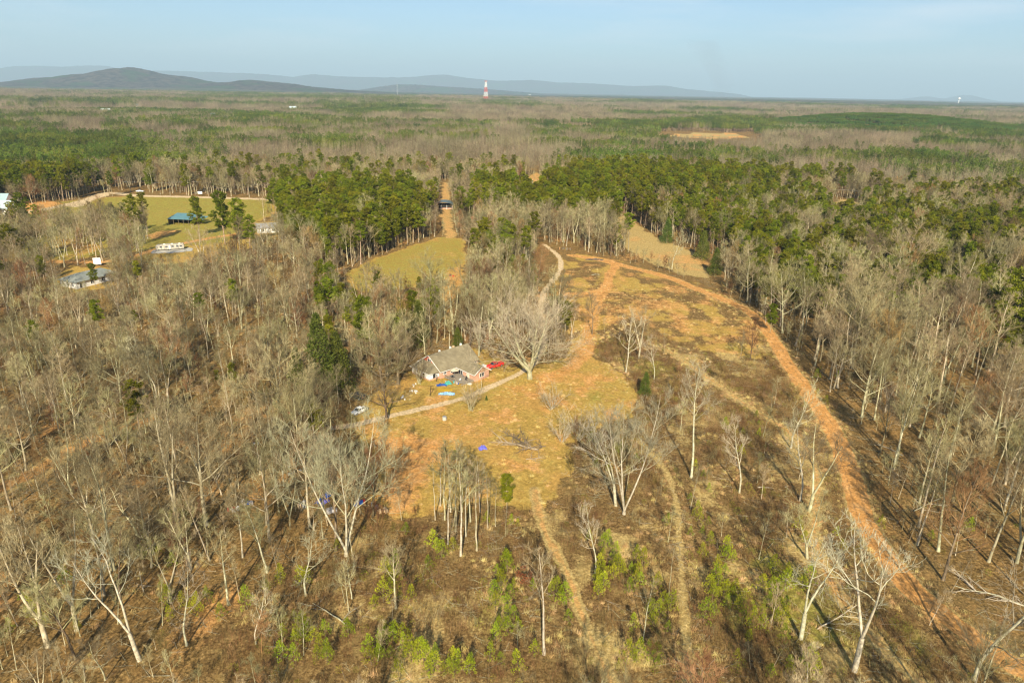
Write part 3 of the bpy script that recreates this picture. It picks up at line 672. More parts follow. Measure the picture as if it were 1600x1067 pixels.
reg(CEDARS, 10, *cedar(71, 10, 2.5), M_DARKBARK, M_CEDAR, 'cone-shaped'); reg(CEDARS, 14, *cedar(72, 14, 2.9, 6500), M_DARKBARK, M_CEDAR, 'tall cone-shaped')
YOUNG = []
for k in range(4): reg(YOUNG, 2.8, *young_pine(81 + k, 2.8), M_DARKBARK, M_YOUNG, 'young')

# cheaper trees and patches of trees for the far woods
def far_bare(r, H, p0, T, C, n=70):
    lean = unit(np.array([r.normal(0, .04), r.normal(0, .04), 1])); T.seg(p0, p0 + lean * H * .6, .14, .08, 3); T.seg(p0 + lean * H * .6, p0 + lean * H * .95, .10, .03, 3)
    for k in range(n):
        f = r.uniform(.32, .95); L_ = H * .26 * ((1 - f) ** .5 + .25) * r.uniform(.5, 1.1); a = r.uniform(0, 6.28); q = p0 + lean * H * f + np.array([math.cos(a), math.sin(a), .2]) * L_ * r.uniform(0, .7)
        d = unit(np.array([math.cos(a + r.normal(0, .6)), math.sin(a + r.normal(0, .6)), r.uniform(.4, 1.7)])); C.seg(q, q + d * L_ * .8, .055, 0, 1)
def far_pine(r, H, p0, T, L):
    T.seg(p0, p0 + np.array([0, 0, H * .9]), .18, .06, 3)
    n = 16; cs = []; rs = []
    for k in range(n):
        u = k / n; a = k * 2.4; R_ = 2.6 * math.sin(math.pi * min(1, .25 + .75 * u)) ** .6 * r.uniform(.4, 1); cs.append(p0 + np.array([math.cos(a) * R_, math.sin(a) * R_, H * (.5 + .48 * u)])); rs.append(r.uniform(.8, 1.3))
    L.append(leaf_cloud(r, cs, rs, 190, 1.0, .7, .4, .5))
def merge_leaves(Ls):
    V = []; Fq = []; o = 0
    for v, f in Ls: V.append(v); Fq.append(f + o); o += len(v)
    return np.concatenate(V), np.concatenate(Fq)
def patch(name, seed, kind, size, n, jitter=1.0):
    r = np.random.default_rng(seed); T = Wood(); C = Wood(); TP = Wood(); Lv = []
    for k in range(n):
        p = np.array([r.uniform(-size / 2, size / 2), r.uniform(-size / 2, size / 2), -.5])
        if kind == 'pine' or (kind == 'mixed' and r.random() < .35): far_pine(r, r.uniform(14, 22) * (1 if kind != 'planted' else 1), p, TP, Lv)
        elif kind == 'planted': far_pine(r, r.uniform(11, 12.5), p, TP, Lv)
        else: far_bare(r, r.uniform(15, 23), p, T, C, 75)
    parts = []
    if T.a: parts += [(T, M_TWIG), (C, M_FARTWIG)]
    if TP.a: parts += [(TP, M_PINEBARK), (merge_leaves(Lv), M_FARPINE if kind != 'planted' else M_PLANTED)]
    return joined(name, parts)

# ------------------------------------------------------------------ scattering as stuff
def scatter(name, protos, P, rz, sc, idx, tilt=None, **kw):
    """one object whose points carry copies of the prototypes (geometry nodes)"""
    col = bpy.data.collections.new(name + '_kinds')
    for k, me in enumerate(protos):
        o = bpy.data.objects.new('%s_kind_%02d' % (name, k), me); col.objects.link(o)
    me = bpy.data.meshes.new(name); me.vertices.add(len(P)); me.vertices.foreach_set('co', np.asarray(P, np.float32).ravel())
    rot = np.zeros((len(P), 3), np.float32); rot[:, 2] = rz
    if tilt is not None: rot[:, 0] = tilt[:, 0]; rot[:, 1] = tilt[:, 1]
    a = me.attributes.new('turn', 'FLOAT_VECTOR', 'POINT'); a.data.foreach_set('vector', rot.ravel())
    a = me.attributes.new('size', 'FLOAT', 'POINT'); a.data.foreach_set('value', np.asarray(sc, np.float32))
    a = me.attributes.new('sort', 'INT', 'POINT'); a.data.foreach_set('value', np.asarray(idx, np.int32))
    o = bpy.data.objects.new(name, me); link(o)
    ng = bpy.data.node_groups.new(name, 'GeometryNodeTree')
    ng.interface.new_socket('Geometry', in_out='INPUT', socket_type='NodeSocketGeometry'); ng.interface.new_socket('Geometry', in_out='OUTPUT', socket_type='NodeSocketGeometry')
    gi = ng.nodes.new('NodeGroupInput'); go = ng.nodes.new('NodeGroupOutput'); ip = ng.nodes.new('GeometryNodeInstanceOnPoints'); ci = ng.nodes.new('GeometryNodeCollectionInfo')
    ci.inputs['Collection'].default_value = col; ci.inputs['Separate Children'].default_value = True; ci.inputs['Reset Children'].default_value = True; ip.inputs['Pick Instance'].default_value = True
    def na(nm, dt): q = ng.nodes.new('GeometryNodeInputNamedAttribute'); q.data_type = dt; q.inputs[0].default_value = nm; return q.outputs[0]
    lk = ng.links.new; lk(gi.outputs[0], ip.inputs['Points']); lk(ci.outputs[0], ip.inputs['Instance']); lk(na('sort', 'INT'), ip.inputs['Instance Index'])
    e = ng.nodes.new('FunctionNodeEulerToRotation'); lk(na('turn', 'FLOAT_VECTOR'), e.inputs[0]); lk(e.outputs[0], ip.inputs['Rotation']); lk(na('size', 'FLOAT'), ip.inputs['Scale']); lk(ip.outputs[0], go.inputs[0])
    md = o.modifiers.new('copies', 'NODES'); md.node_group = ng
    props(o, kind='stuff', **kw); return o

# ------------------------------------------------------------------ where the trees stand
HALF = rad(50)
def jgrid(d0, d1, s, seed):
    r = np.random.default_rng(seed); n = int(2 * d1 / s) + 2
    gx, gy = np.meshgrid(np.arange(-n // 2, n // 2) * s, np.arange(int(d0 * .3 / s), int(d1 / s) + 1) * s)
    x = gx.ravel() + r.uniform(-.55, .55, gx.size) * s; y = gy.ravel() + r.uniform(-.55, .55, gx.size) * s
    D = np.hypot(x, y); k = (D > d0) & (D < d1) & (np.abs(np.arctan2(x, y)) < HALF) & (y > 20)
    return x[k], y[k]
def inn(x, y, name, off=0.0): return pdist(x, y, R[name]) > -off
def open_ground(x, y, m_=1.0):
    """true where no forest tree stands"""
    o = np.zeros(x.shape, bool)
    for n_ in ('yard', 'upper', 'meadow', 'corridor', 'corridor_low', 'right_meadow', 'pasture', 'rv_lot', 'far_field', 'right_gap', 'upper_far', 'white_lot', 'leftbarn_lot'): o |= inn(x, y, n_, m_)
    o |= ldist(x, y, Ln['dirt_road']) < 3.6 + m_
    for n_, w_ in (('driveway', 2.6), ('country_road', 6), ('gravel_lane', 4), ('track_left', 2.2), ('path_mid', 2.0), ('pasture_track', 3.5)): o |= ldist(x, y, Ln[n_]) < w_
    return o
HAND = []      # (x, y, radius) kept free for trees placed one by one

# ------------------------------------------------------------------ trees placed one by one, from the photograph
def tree_object(name, kinds, k, x, y, H, rz, label, cat, group=None, tilt=(0, 0), zoff=0.0, wide=1.0):
    ref = kinds[k]; s = H / ref[0]
    o = empty(name, (x, y, float(height(x, y)) + zoff), 0, label=label, cat=cat, group=group)
    o.rotation_euler = (tilt[0], tilt[1], rz); o.scale = (s * wide, s * wide, s)
    add('trunk', ref[1], o); add('crown', ref[2], o); return o
def hand(bx, by, ty, kinds, k, label, name='bare_tree', cat='tree', tilt=(0, 0), rz=None, keep=2.5, wide=1.0, group=None):
    p = at(bx, by); H = height_for(bx, by, ty)
    HAND.append((p[0], p[1], keep)); return tree_object(name, kinds, k, p[0], p[1], H * 1.03, random.uniform(0, 6.28) if rz is None else rz, label, cat, group, tilt, wide=wide)
hand(828, 592, 474, OAK, 0, 'giant spreading bare oak beside the gravel driveway, right of the brick house', keep=9, wide=.98)
hand(604, 652, 596, OAK, 1, 'sprawling dark bare oak with low limbs between the white car and the driveway', keep=5)
hand(622, 600, 528, OAK, 1, 'grey spreading bare oak just left of the brick house', keep=5)
hand(598, 610, 545, OAK, 1, 'grey bare oak behind the dark parked car at the yard edge', keep=4)
hand(1080, 746, 568, SNAG, 2, 'tall straight pale tree standing alone in the brush right of the clearing')
hand(975, 803, 622, SNAG, 3, 'large pale many-stemmed bare tree at the right edge of the clearing', keep=6)
hand(962, 790, 650, SNAG, 0, 'pale leaning bare tree just left of the large many-stemmed tree', tilt=(0, -.16))
hand(1335, 1048, 812, SNAG, 0, 'big white twin-trunk snag beside the lower bend of the dirt road', keep=4, rz=.4)
hand(1251, 998, 815, SNAG, 0, 'forked pale snag in the brush between straw path and dirt road', keep=3, rz=1.9)
hand(1522, 1062, 862, SNAG, 1, 'wide crooked pale tree over the dirt road in the lower right corner', keep=4, wide=1.25)
hand(1250, 782, 655, SNAG, 1, 'pale bare tree with crooked limbs between the second track and the dirt road')
hand(1236, 700, 596, SNAG, 1, 'upright white snag beside the second track below the road bend')
hand(1155, 770, 660, SNAG, 1, 'thin pale snag in the brush right of the tall lone tree')
hand(1196, 505, 472, SNAG, 1, 'small grey snag on the field side of the dirt road')
hand(925, 522, 458, BARE, 7, 'small dark bare tree alone at the lower edge of the upper field')
hand(978, 582, 492, SNAG, 1, 'white crooked bare tree in the thicket below the upper field')
hand(1022, 592, 528, SNAG, 1, 'low tangled white tree beside the dark cedar right of the yard')
hand(998, 560, 478, BARE, 4, 'thin grey bare tree behind the crooked white tree below the field')
hand(282, 842, 640, BARE, 3, 'large twin-stemmed bare tree left of the junk tarps, long shadow behind', keep=5, rz=.9)
hand(322, 820, 660, BARE, 5, 'broad bare tree with dark limbs just right of the large twin-stemmed tree', keep=3)
hand(218, 1032, 850, SNAG, 0, 'leaning pale bare tree at the bottom left with a bowed trunk', tilt=(0, -.22), keep=4)
hand(75, 1010, 812, BARE, 4, 'many-stemmed pale bare tree at the lower left edge', keep=4)
hand(120, 985, 800, BARE, 3, 'tall twin-stemmed bare tree near the lower left edge', keep=3)
hand(178, 890, 700, BARE, 0, 'narrow bare tree in the left woods below the faint track', keep=3)
hand(148, 850, 735, BARE, 5, 'broad pale bare tree beside the faint left track', keep=3)
hand(541, 868, 648, SNAG, 3, 'big pale bare tree in front of the blue tarps', keep=5)
hand(525, 860, 700, BARE, 7, 'dark slanting bare tree right behind the big pale tree by the tarps', tilt=(0, .3), keep=2)
hand(484, 822, 668, BARE, 0, 'slim pale tree left of the blue tarps', keep=3)
hand(436, 800, 690, BARE, 1, 'straight bare tree between the white junk and the blue tarps', keep=3)
hand(420, 845, 700, BARE, 2, 'full bare tree below the white junk pile', keep=2)
hand(440, 652, 560, OAK, 1, 'low spreading bare tree with several trunks in the left woods', keep=6)
hand(245, 620, 530, SNAG, 1, 'white spreading bare tree in the middle of the left woods', keep=4, wide=1.3)
hand(292, 1008, 878, SNAG, 1, 'thin upright snag at the bottom of the left woods')
hand(400, 1005, 925, SNAG, 1, 'low forked white snag at the bottom left', wide=1.3)
hand(550, 935, 868, SNAG, 1, 'short broken white snag below the clay patch')
hand(478, 930, 825, SNAG, 1, 'bare tree with bowed pale stems at the bottom of the left woods', wide=1.2)
hand(850, 1022, 862, POLE, 0, 'cluster-stemmed pale sapling left of the middle path', keep=2, wide=1.5)
hand(930, 895, 795, SNAG, 1, 'pale forked tree on the right side of the middle path', keep=2)
hand(790, 838, 795, POLE, 1, 'short twisted pale trunk under the lone green pine crown', keep=2)
hand(1005, 1000, 905, POLE, 0, 'slim white sapling between the two paths at the bottom')
hand(1045, 930, 850, POLE, 1, 'thin white sapling beside the straw path')
hand(862, 640, 604, SHRUBB, 0, 'low pale forked shrub-like tree in the middle of the yard', keep=2, wide=1.2)
hand(878, 690, 648, SHRUBB, 0, 'low pale bushy tree at the right edge of the yard', keep=2)
hand(905, 688, 640, SHRUBB, 0, 'pale bushy tree next to another at the right yard edge', keep=2)
hand(735, 642, 600, SHRUBB, 1, 'dark grey twiggy bush beside the driveway below the house', name='bare_shrub', cat='shrub', keep=2)
hand(752, 612, 560, POLE, 1, 'thin grey twiggy tree hiding the right corner of the house', keep=1.5, wide=1.3)
hand(697, 508, 430, BARE, 2, 'brownish bare tree standing behind the brick house')
hand(748, 556, 462, BARE, 4, 'many-stemmed grey bare tree behind the right end of the house')
hand(655, 600, 562, SHRUBB, 1, 'small grey bush in front of the sunroom', name='bare_shrub', cat='shrub', keep=1)
hand(1050, 420, 362, SNAG, 1, 'pale bare tree in the right meadow next to the cedars', keep=2)
hand(1248, 750, 690, POLE, 1, 'short thin snag crossing the dirt road edge')
_o14 = ['first', 'second', 'third', 'fourth', 'fifth', 'sixth', 'seventh', 'eighth', 'ninth', 'tenth', 'eleventh', 'twelfth', 'thirteenth', 'last']
_xs = [688, 695, 704, 712, 720, 722, 735, 745, 750, 762, 700, 680, 728, 774]; SAPL = ['%s slender pale sapling from the left, lower edge of the clearing' % _o14[sorted(_xs).index(q)] for q in _xs]
for i, (bx, by, ty) in enumerate([(688, 790, 690), (695, 812, 700), (704, 800, 705), (712, 830, 700), (720, 868, 712), (722, 800, 690), (735, 815, 715), (745, 860, 730), (750, 800, 715), (762, 826, 740), (700, 850, 740), (680, 812, 720), (728, 838, 740), (774, 822, 760)]):
    hand(bx, by, ty, POLE, i % 2, SAPL[i], group='slender saplings below the clearing', keep=1, wide=1.35)
for bx, by, ty, k, lb in [(1096, 406, 362, 0, 'dark green cedar at the edge of the right meadow, left of a pair'), (1116, 430, 388, 0, 'dark green cedar at the edge of the right meadow, nearer of a pair'), (1041, 380, 342, 0, 'dark green cedar behind the right meadow'),
                          (1007, 618, 582, 0, 'small dark cedar right of the yard in the thicket'), (504, 622, 492, 1, 'tall broad cedar at the left edge of the yard woods'), (530, 612, 520, 0, 'cedar just right of the tall broad cedar'), (735, 338, 305, 1, 'narrow cedar beside the red shed'),
                          (760, 626, 618, 0, 'tiny round evergreen on the lawn beside the driveway'), (715, 548, 512, 0, 'dark evergreen right behind the house roof'), (655, 545, 470, 1, 'slim dark cedar behind the left end of the house'), (470, 640, 545, 1, 'ragged cedar in the left woods near the sprawling bare tree')]:
    hand(bx, by, ty, CEDARS, k, lb, name='cedar_tree', keep=2.5 if by - ty > 20 else 1.0)
for bx, by, ty, k, lb in [(1203, 520, 475, 4, 'bright green pine leaning over the bend of the dirt road'), (573, 560, 465, 4, 'large round pine left of the yard among bare trees'), (520, 425, 375, 2, 'pine at the lower edge of the left pine grove'),
                          (770, 440, 400, 4, 'bushy pine above the driveway bend'), (800, 446, 400, 4, 'wide pine left of the driveway bend'), (750, 452, 412, 4, 'small pine above the giant oak'), (832, 452, 418, 4, 'low pine touching the driveway bend'),
                          (312, 370, 308, 4, 'dark pine beside the blue roofed barn'), (352, 382, 300, 4, 'tall dense pine in the pasture right of the barn'), (375, 392, 312, 2, 'dense pine in front of the white cottage'), (216, 385, 305, 0, 'tall thin pine at the left edge of the green pasture'),
                          (775, 300, 255, 2, 'big round pine above the corridor of clay'), (706, 296, 262, 3, 'umbrella-shaped pine above the dark roofed shed'), (425, 292, 256, 2, 'lone pine in front of the bare woods behind the pasture'),
                          (70, 440, 400, 4, 'wide pine left of the grey roofed barn'), (150, 450, 412, 4, 'pine right beside the grey roofed barn'), (340, 600, 578, 4, 'small bright pine in the left woods'), (365, 605, 568, 4, 'second small bright pine in the left woods'), (792, 800, 742, 4, 'bright green lone pine on a twisted trunk in the foreground'),
                          (1425, 440, 380, 2, 'broad round pine in the right woods'), (1250, 480, 400, 0, 'tall pine at the near edge of the right woods'), (1415, 485, 440, 4, 'pine among bare trees in the right woods'), (1575, 540, 420, 2, 'dark green pine at the right edge')]:
    hand(bx, by, ty, PINES, k, lb, name='pine_tree', keep=3)

# ------------------------------------------------------------------ the rest of the woods
x, y = jgrid(62, 700, 4.4, 5)
D = np.hypot(x, y); px, py = project(x, y, height(x, y))
op = open_ground(x, y, 0.8); _lp = (px < 232) & (py > 362) & (py < 412) & (rng.random(len(x)) < .75); op &= ~_lp
br = inn(x, y, 'brush'); rw = inn(x, y, 'right_woods')
for n_ in ('pine_a', 'pine_b1', 'pine_b2', 'pine_b3', 'pine_c', 'pine_d', 'pine_e'): globals()['I_' + n_] = inn(x, y, n_)
pn = fbm(x / 70, y / 70, 77, 3); dn = fbm(x / 35, y / 35, 78, 3)
pprob = np.where(D < 430, np.where(pn > .38, .22, .012), np.where(pn > 0.20, .55, .12))
pprob = np.where(I_pine_a | I_pine_b1, .84, pprob); pprob = np.where(I_pine_b2, np.where(dn > -.22, .86, .35), pprob); pprob = np.where(I_pine_b3, .85, pprob); pprob = np.where(I_pine_c, .6, pprob); pprob = np.where(I_pine_d, .32, pprob); pprob = np.where(I_pine_e, .45, pprob)
pprob = np.where(rw & ~I_pine_b2 & ~I_pine_b3, np.where((py < 560) & (dn > .1), .25, .01), pprob)
pprob = np.where((px < 470) & (py > 420) & ~I_pine_d, .012, pprob)
u = rng.random(len(x)); ispine = u < pprob
dens = np.full(len(x), .66); dens = np.where((D < 330), .58, dens); dens = np.where(D < 150, .34, dens); dens = np.where(rw & (D < 260), .27, dens)
dens = np.where((px < 560) & (py > 780), .22, dens)
dens = np.where(I_pine_a | I_pine_b1 | I_pine_b2, .80, dens); dens = np.where(br, .012, dens)
dens = dens * (1 + .9 * dn)
keep = (rng.random(len(x)) < dens) & ~op
# the belt of trees between the camera and the pastures is thin
keep &= ~((px > 230) & (px < 440) & (py > 385) & (py < 400) & (rng.random(len(x)) < .75))
keep &= ~((px > 530) & (px < 735) & (py > 430) & (py < 500) & (rng.random(len(x)) < .72))
keep &= ~((px > 975) & (px < 1120) & (py > 380) & (py < 455) & ~I_pine_b2 & (rng.random(len(x)) < .8))
keep &= ~((px > 200) & (px < 440) & (py > 395) & (py < 430) & (rng.random(len(x)) < .55))
for vx0, vx1, vy0, vy1 in ((92, 185, 425, 492), (243, 300, 395, 446), (380, 425, 362, 400), (640, 790, 560, 640), (680, 712, 320, 372), (725, 750, 340, 378), (800, 850, 285, 322), (0, 30, 330, 372), (270, 310, 345, 385), (1290, 1345, 318, 352), (205, 232, 296, 318), (1078, 1132, 398, 462), (1020, 1062, 372, 410), (835, 905, 385, 455), (848, 872, 455, 480)):
    keep &= ~((px > vx0) & (px < vx1) & (py > vy0) & (py < vy1))
for hx, hy, hr in HAND: keep &= (x - hx) ** 2 + (y - hy) ** 2 > hr * hr
# nothing grows through the buildings and vehicles
for cx_, cy_, hr in [(*at(700, 585), 13), (*at(770, 578), 6), (*at(562, 652), 5), (*at(556, 628), 4), (*at(125, 436), 14), (*at(270, 398), 9), (*at(5, 335), 22), (*at(290, 350), 12), (*at(405, 358), 11), (*at(694, 322), 9), (*at(737, 345), 7), (*at(385, 790), 4), (*at(508, 783), 5), (*at(219, 300), 6), (*at(824, 287), 8), (*at(565, 790), 3)]:
    keep &= (x - cx_) ** 2 + (y - cy_) ** 2 > hr * hr
x, y, D, px, py, ispine, rw = x[keep], y[keep], D[keep], px[keep], py[keep], ispine[keep], rw[keep]
print('trees within 700 m', len(x), 'pines', ispine.sum())
nb_ = len(BARE)
kindi = np.where(ispine, rng.integers(0, len(PINES), len(x)), rng.choice(nb_, len(x), p=[.15, .13, .11, .10, .07, .06, .06, .07, .10, .07, .08]))
H = np.where(ispine, rng.uniform(14, 23, len(x)), rng.uniform(12, 21, len(x)))
H = np.where(~ispine & rw, rng.uniform(16, 25, len(x)), H)
H = np.where(~ispine & (px < 560) & (py > 420), rng.uniform(7, 17, len(x)), H)
I2 = pdist(x, y, R['pine_b2']) > 0
H = np.where(ispine & I2, rng.uniform(9, 18, len(x)), H); H = np.where(ispine & (py > 430) & (D < 400) & ~I2, rng.uniform(8, 15, len(x)), H)
rz = rng.uniform(0, 6.28, len(x))

MARKS = [(828, 592, 'giant oak'), (700, 580, 'brick house'), (562, 650, 'white sedan'), (510, 785, 'dark blue tarps'), (385, 790, 'white junk pile'), (282, 842, 'large twin-stemmed tree'), (60, 735, 'faint clay track'), (125, 432, 'grey roofed barn house'),
    (268, 398, 'camper trailer'), (290, 348, 'blue roofed barn'), (705, 460, 'lower clay corridor'), (862, 430, 'driveway bend'), (1120, 462, 'upper dirt road'), (1190, 505, 'first bend of the dirt road'), (1235, 575, 'sunken middle of the dirt road'), (1305, 680, 'straight stretch of dirt road'),
    (1345, 800, 'lower straight of the dirt road'), (1425, 920, 'lowest bend of the dirt road'), (504, 622, 'tall broad cedar'), (245, 620, 'white spreading tree'), (1335, 1048, 'white twin-trunk snag'), (1522, 1062, 'wide crooked corner tree'), (218, 1032, 'bowed leaning tree'),
    (1105, 420, 'pair of dark cedars'), (1590, 600, 'dark pines at the edge'), (555, 380, 'left pine grove'), (1316, 320, 'utility pole gap'), (694, 322, 'dark roofed shed'), (650, 410, 'small green meadow'), (440, 650, 'low many-trunked tree'), (400, 1000, 'low forked white snag'), (1000, 410, 'straw meadow'), (160, 890, 'lower left woods edge'), (1430, 640, 'tall grey crowns of the right woods')]
def where_is(px, py, kind, look, H):
    """plain words for the spot where a tree stands"""
    q = [((px - a) ** 2 + ((py - b) * 1.5) ** 2, a, b, n_) for a, b, n_ in MARKS]; d_, a, b, n_ = min(q); d_ = math.sqrt(d_)
    if abs(px - a) > 1.3 * abs(py - b): rel = 'left of' if px < a else 'right of'
    else: rel = 'behind' if py < b else 'in front of'
    far = 'just ' if d_ < 45 else '' if d_ < 100 else 'well ' if d_ < 190 else 'far '
    if rel in ('behind', 'in front of') and far == 'well ': far = 'further '
    sz = 'tall ' if H > (17 if kind == 'bare' else 18) else 'low ' if H < 12 else ''
    return '%s%s %s %s%s the %s' % (sz, look, 'bare tree' if kind == 'bare' else 'pine', far, rel, n_), '%s %s' % (rel, n_)
def individuals(mask, kinds, name, limit, ptype):
    idx = np.nonzero(mask)[0]
    vis = (px[idx] > -20) & (px[idx] < 1620) & (py[idx] < 1110) & (py[idx] > 150)
    size = H[idx] / D[idx] * vis
    order = idx[np.argsort(-size)][:limit]
    for i in order:
        ref = kinds[kindi[i]]; s = H[i] / ref[0]
        lb, spot = where_is(px[i], py[i], ptype, ref[3], H[i]); wd = random.uniform(.82, 1.28) if ptype == 'bare' else 1.15
        o = empty(name, (x[i], y[i], float(height(x[i], y[i]))), rz[i], label=lb, cat='tree', group=('bare trees ' if ptype == 'bare' else 'pine trees ') + spot)
        o.rotation_euler = (random.gauss(0, .06), random.gauss(0, .06), rz[i]); o.scale = (s * wd, s * wd, s)
        add('trunk', ref[1], o); add('crown', ref[2], o)
    rest = np.setdiff1d(idx, order); return rest
nhb = sum(1 for o in S.objects if o.name.startswith('bare_tree')); nhp = sum(1 for o in S.objects if o.name.startswith('pine_tree'))
rest_b = individuals(~ispine, BARE, 'bare_tree', 300 - nhb, 'bare')
rest_p = individuals(ispine, PINES, 'pine_tree', 300 - nhp, 'pine')
def pts(i): return np.stack([x[i], y[i], height(x[i], y[i])], -1)
jb = [joined('bare_kind', [(b[4], b[6]), (b[5], b[7])]) for b in BARE]; jp = [joined('pine_kind', [(b[4], b[6]), (b[5], b[7])]) for b in PINES]
scatter('bare_forest', jb, pts(rest_b), rz[rest_b], H[rest_b] / np.array([b[0] for b in BARE])[kindi[rest_b]], kindi[rest_b], rng.normal(0, .06, (len(rest_b), 2)))
scatter('pine_forest', jp, pts(rest_p), rz[rest_p], 1.12 * H[rest_p] / np.array([b[0] for b in PINES])[kindi[rest_p]], kindi[rest_p])

# far woods: patches of trees
pt = [patch('woods_patch', 200 + k, 'bare', 30, 26) for k in range(4)] + [patch('woods_patch', 210 + k, 'pine', 30, 22) for k in range(3)] + [patch('woods_patch', 220 + k, 'mixed', 30, 24) for k in range(2)] + [patch('woods_patch', 230, 'planted', 30, 48)]
X = []; I = []; SC = []
for d0, d1, s in [(690, 2600, 25.0), (2600, 6300, 44.0)]:
    gx, gy = jgrid(d0, d1, s, int(d0)); fx, fy = project(gx, gy, height(gx, gy))
    n1 = 1.25 * fbm(gx / 520, gy / 330, 91, 3); n2 = rng.random(len(gx))
    inf = np.zeros(gx.shape, bool)
    for q in FARP: inf |= pdist(gx, gy, q) > -15
    hill = (np.abs((gx - HILL[0])) < 430) & (np.abs(gy - HILL[1] + .25 * (gx - HILL[0])) < 300) & (((gx - HILL[0]) / np.where(gx < HILL[0], 240, 400)) ** 2 + ((gy - HILL[1] + .25 * (gx - HILL[0])) / 260) ** 2 < 1)
    k = np.where(n1 > .27, 4 + (n2 * 3).astype(int), np.where(n1 > .17, 7 + (n2 * 2).astype(int), np.where(n2 > .97, 7, (n2 * 4.2).astype(int) % 4)))
    k = np.where(inf & (n2 < .7) & (fbm(gx / 120, gy / 90, 95, 2) > -.25), 4 + (n2 * 3.5).astype(int) % 3, k); k = np.where(hill, 9, k)
    op = (pdist(gx, gy, poly([(1030, 207), (1175, 207), (1195, 229), (1015, 229)])) > -8) | ((fbm(gx / 160, gy / 120, 99, 2) > .52) & (gy > 900) & ~hill & ~inf)
    for n_ in ('pasture', 'right_gap'): op |= pdist(gx, gy, R[n_]) > -16
    op |= (np.hypot(gx - at(759, 161, True)[0], gy - at(759, 161, True)[1]) < 25)
    gx, gy, k = gx[~op], gy[~op], k[~op]
    X.append(np.stack([gx, gy, height(gx, gy)], -1)); I.append(k); SC.append(np.full(len(gx), 1.0 if d0 < 2000 else 1.0) * rng.uniform(.85, 1.12, len(gx)) * (1.0 if s < 30 else 1.45))
X = np.concatenate(X); I = np.concatenate(I); SC = np.concatenate(SC)
print('far patches', len(X))
scatter('distant_forest', pt, X, rng.uniform(0, 6.28, len(X)), SC, I)

# ------------------------------------------------------------------ undergrowth, brush, young pines
def bush(name, seed, n, H, spread, m_, tw=.012, leaves=None):
    r = np.random.default_rng(seed); W = Wood()
    for k in range(n):
        p = np.array([r.normal(0, spread), r.normal(0, spread), -.05]); d = unit(np.array([r.normal(0, .22), r.normal(0, .22), 1])); L_ = H * r.uniform(.5, 1.1)
        q = p + d * L_; W.seg(p, q, tw, tw * .4, 3)
        for b in range(5):
            s0 = p + d * L_ * r.uniform(.3, .95); W.seg(s0, s0 + away(d, rad(r.uniform(20, 50)), r) * L_ * r.uniform(.2, .45), tw * .8, 0, 1)
    parts = [(W, m_)]
    if leaves:
        parts.append((leaf_cloud(r, [np.array([0, 0, H * .55])], [H * .6], leaves[0], leaves[1], 1, 0), leaves[2]))
    return joined(name, parts)
def grass_tuft(name, seed, n, H, m_):
    r = np.random.default_rng(seed); W = Wood()
    for k in range(n):
        p = np.array([r.normal(0, .28), r.normal(0, .28), -.02]); W.seg(p, p + unit(np.array([r.normal(0, .35), r.normal(0, .35), 1])) * H * r.uniform(.5, 1.1), .022, 0, 1)
    return joined(name, [(W, m_)])
bushes = [bush('brush_kind', 301 + k, 26, 1.5, .75, M_REDTWIG) for k in range(3)] + [bush('brush_kind', 311, 20, 1.9, .6, M_TWIG)] + [grass_tuft('brush_kind', 320 + k, 60, .75, M_STRAW) for k in range(2)] + [bush('brush_kind', 330, 14, 1.4, .5, M_REDTWIG, leaves=(130, .12, M_YOUNG))]
bx, by = jgrid(58, 330, 1.25, 21)
ib = pdist(bx, by, R['brush']); n1 = fbm(bx / 13, by / 13, 61, 3); n2 = rng.random(len(bx)); Db = np.hypot(bx, by)
paths = np.minimum.reduce([ldist(bx, by, Ln['dirt_road']) - 2.6, ldist(bx, by, Ln['path_mid']) - 1.5, ldist(bx, by, Ln['path_straw']) - 1.2, ldist(bx, by, Ln['track_two']) - 1.3, ldist(bx, by, Ln['driveway']) - 2.5])
upd = pdist(bx, by, R['upper']); yd = pdist(bx, by, R['yard']); rwd = pdist(bx, by, R['right_woods'])
p = np.where(ib > 0, np.clip(.62 + .7 * n1, .12, .95), np.where(rwd > 0, .05, .15 + .2 * n1)); p = np.where(yd + 2.5 * fbm(bx / 5, by / 5, 68, 3) > .5, 0, p); p = np.where(upd > 0, np.clip(.02 + .5 * fbm(bx / 20, by / 20, 66, 2), 0, .3), p)
vh = pdist(bx, by, poly([(922, 530), (990, 520), (1010, 575), (1000, 612), (975, 600), (940, 575)])); p = np.where(vh > 0, .9, p)
mdw = np.zeros(len(bx), bool)
for n_ in ('meadow', 'right_meadow', 'corridor_low', 'yard_clay', 'leftbarn_lot'): mdw |= inn(bx, by, n_)
k = (n2 < p) & (paths > 0) & ~mdw
for cx_, cy_, hr in [(*at(700, 585), 13), (*at(770, 578), 5), (*at(562, 652), 4), (*at(556, 628), 4)]: k &= (bx - cx_) ** 2 + (by - cy_) ** 2 > hr * hr
bx, by, n1, ib = bx[k], by[k], n1[k], ib[k]
q = rng.random(len(bx)); straw = fbm(bx / 8, by / 8, 71, 2) > .18
ki = np.where(straw, 4 + (q * 2).astype(int), np.where(q < .78, (q * 3.84).astype(int) % 3, np.where(q < .87, 3, 6)))
sc_ = rng.uniform(.55, 1.15, len(bx)) * np.where(ib > 0, 1.0, .8)
print('brush', len(bx))
scatter('undergrowth', bushes, np.stack([bx, by, height(bx, by)], -1), rng.uniform(0, 6.28, len(bx)), sc_, ki)
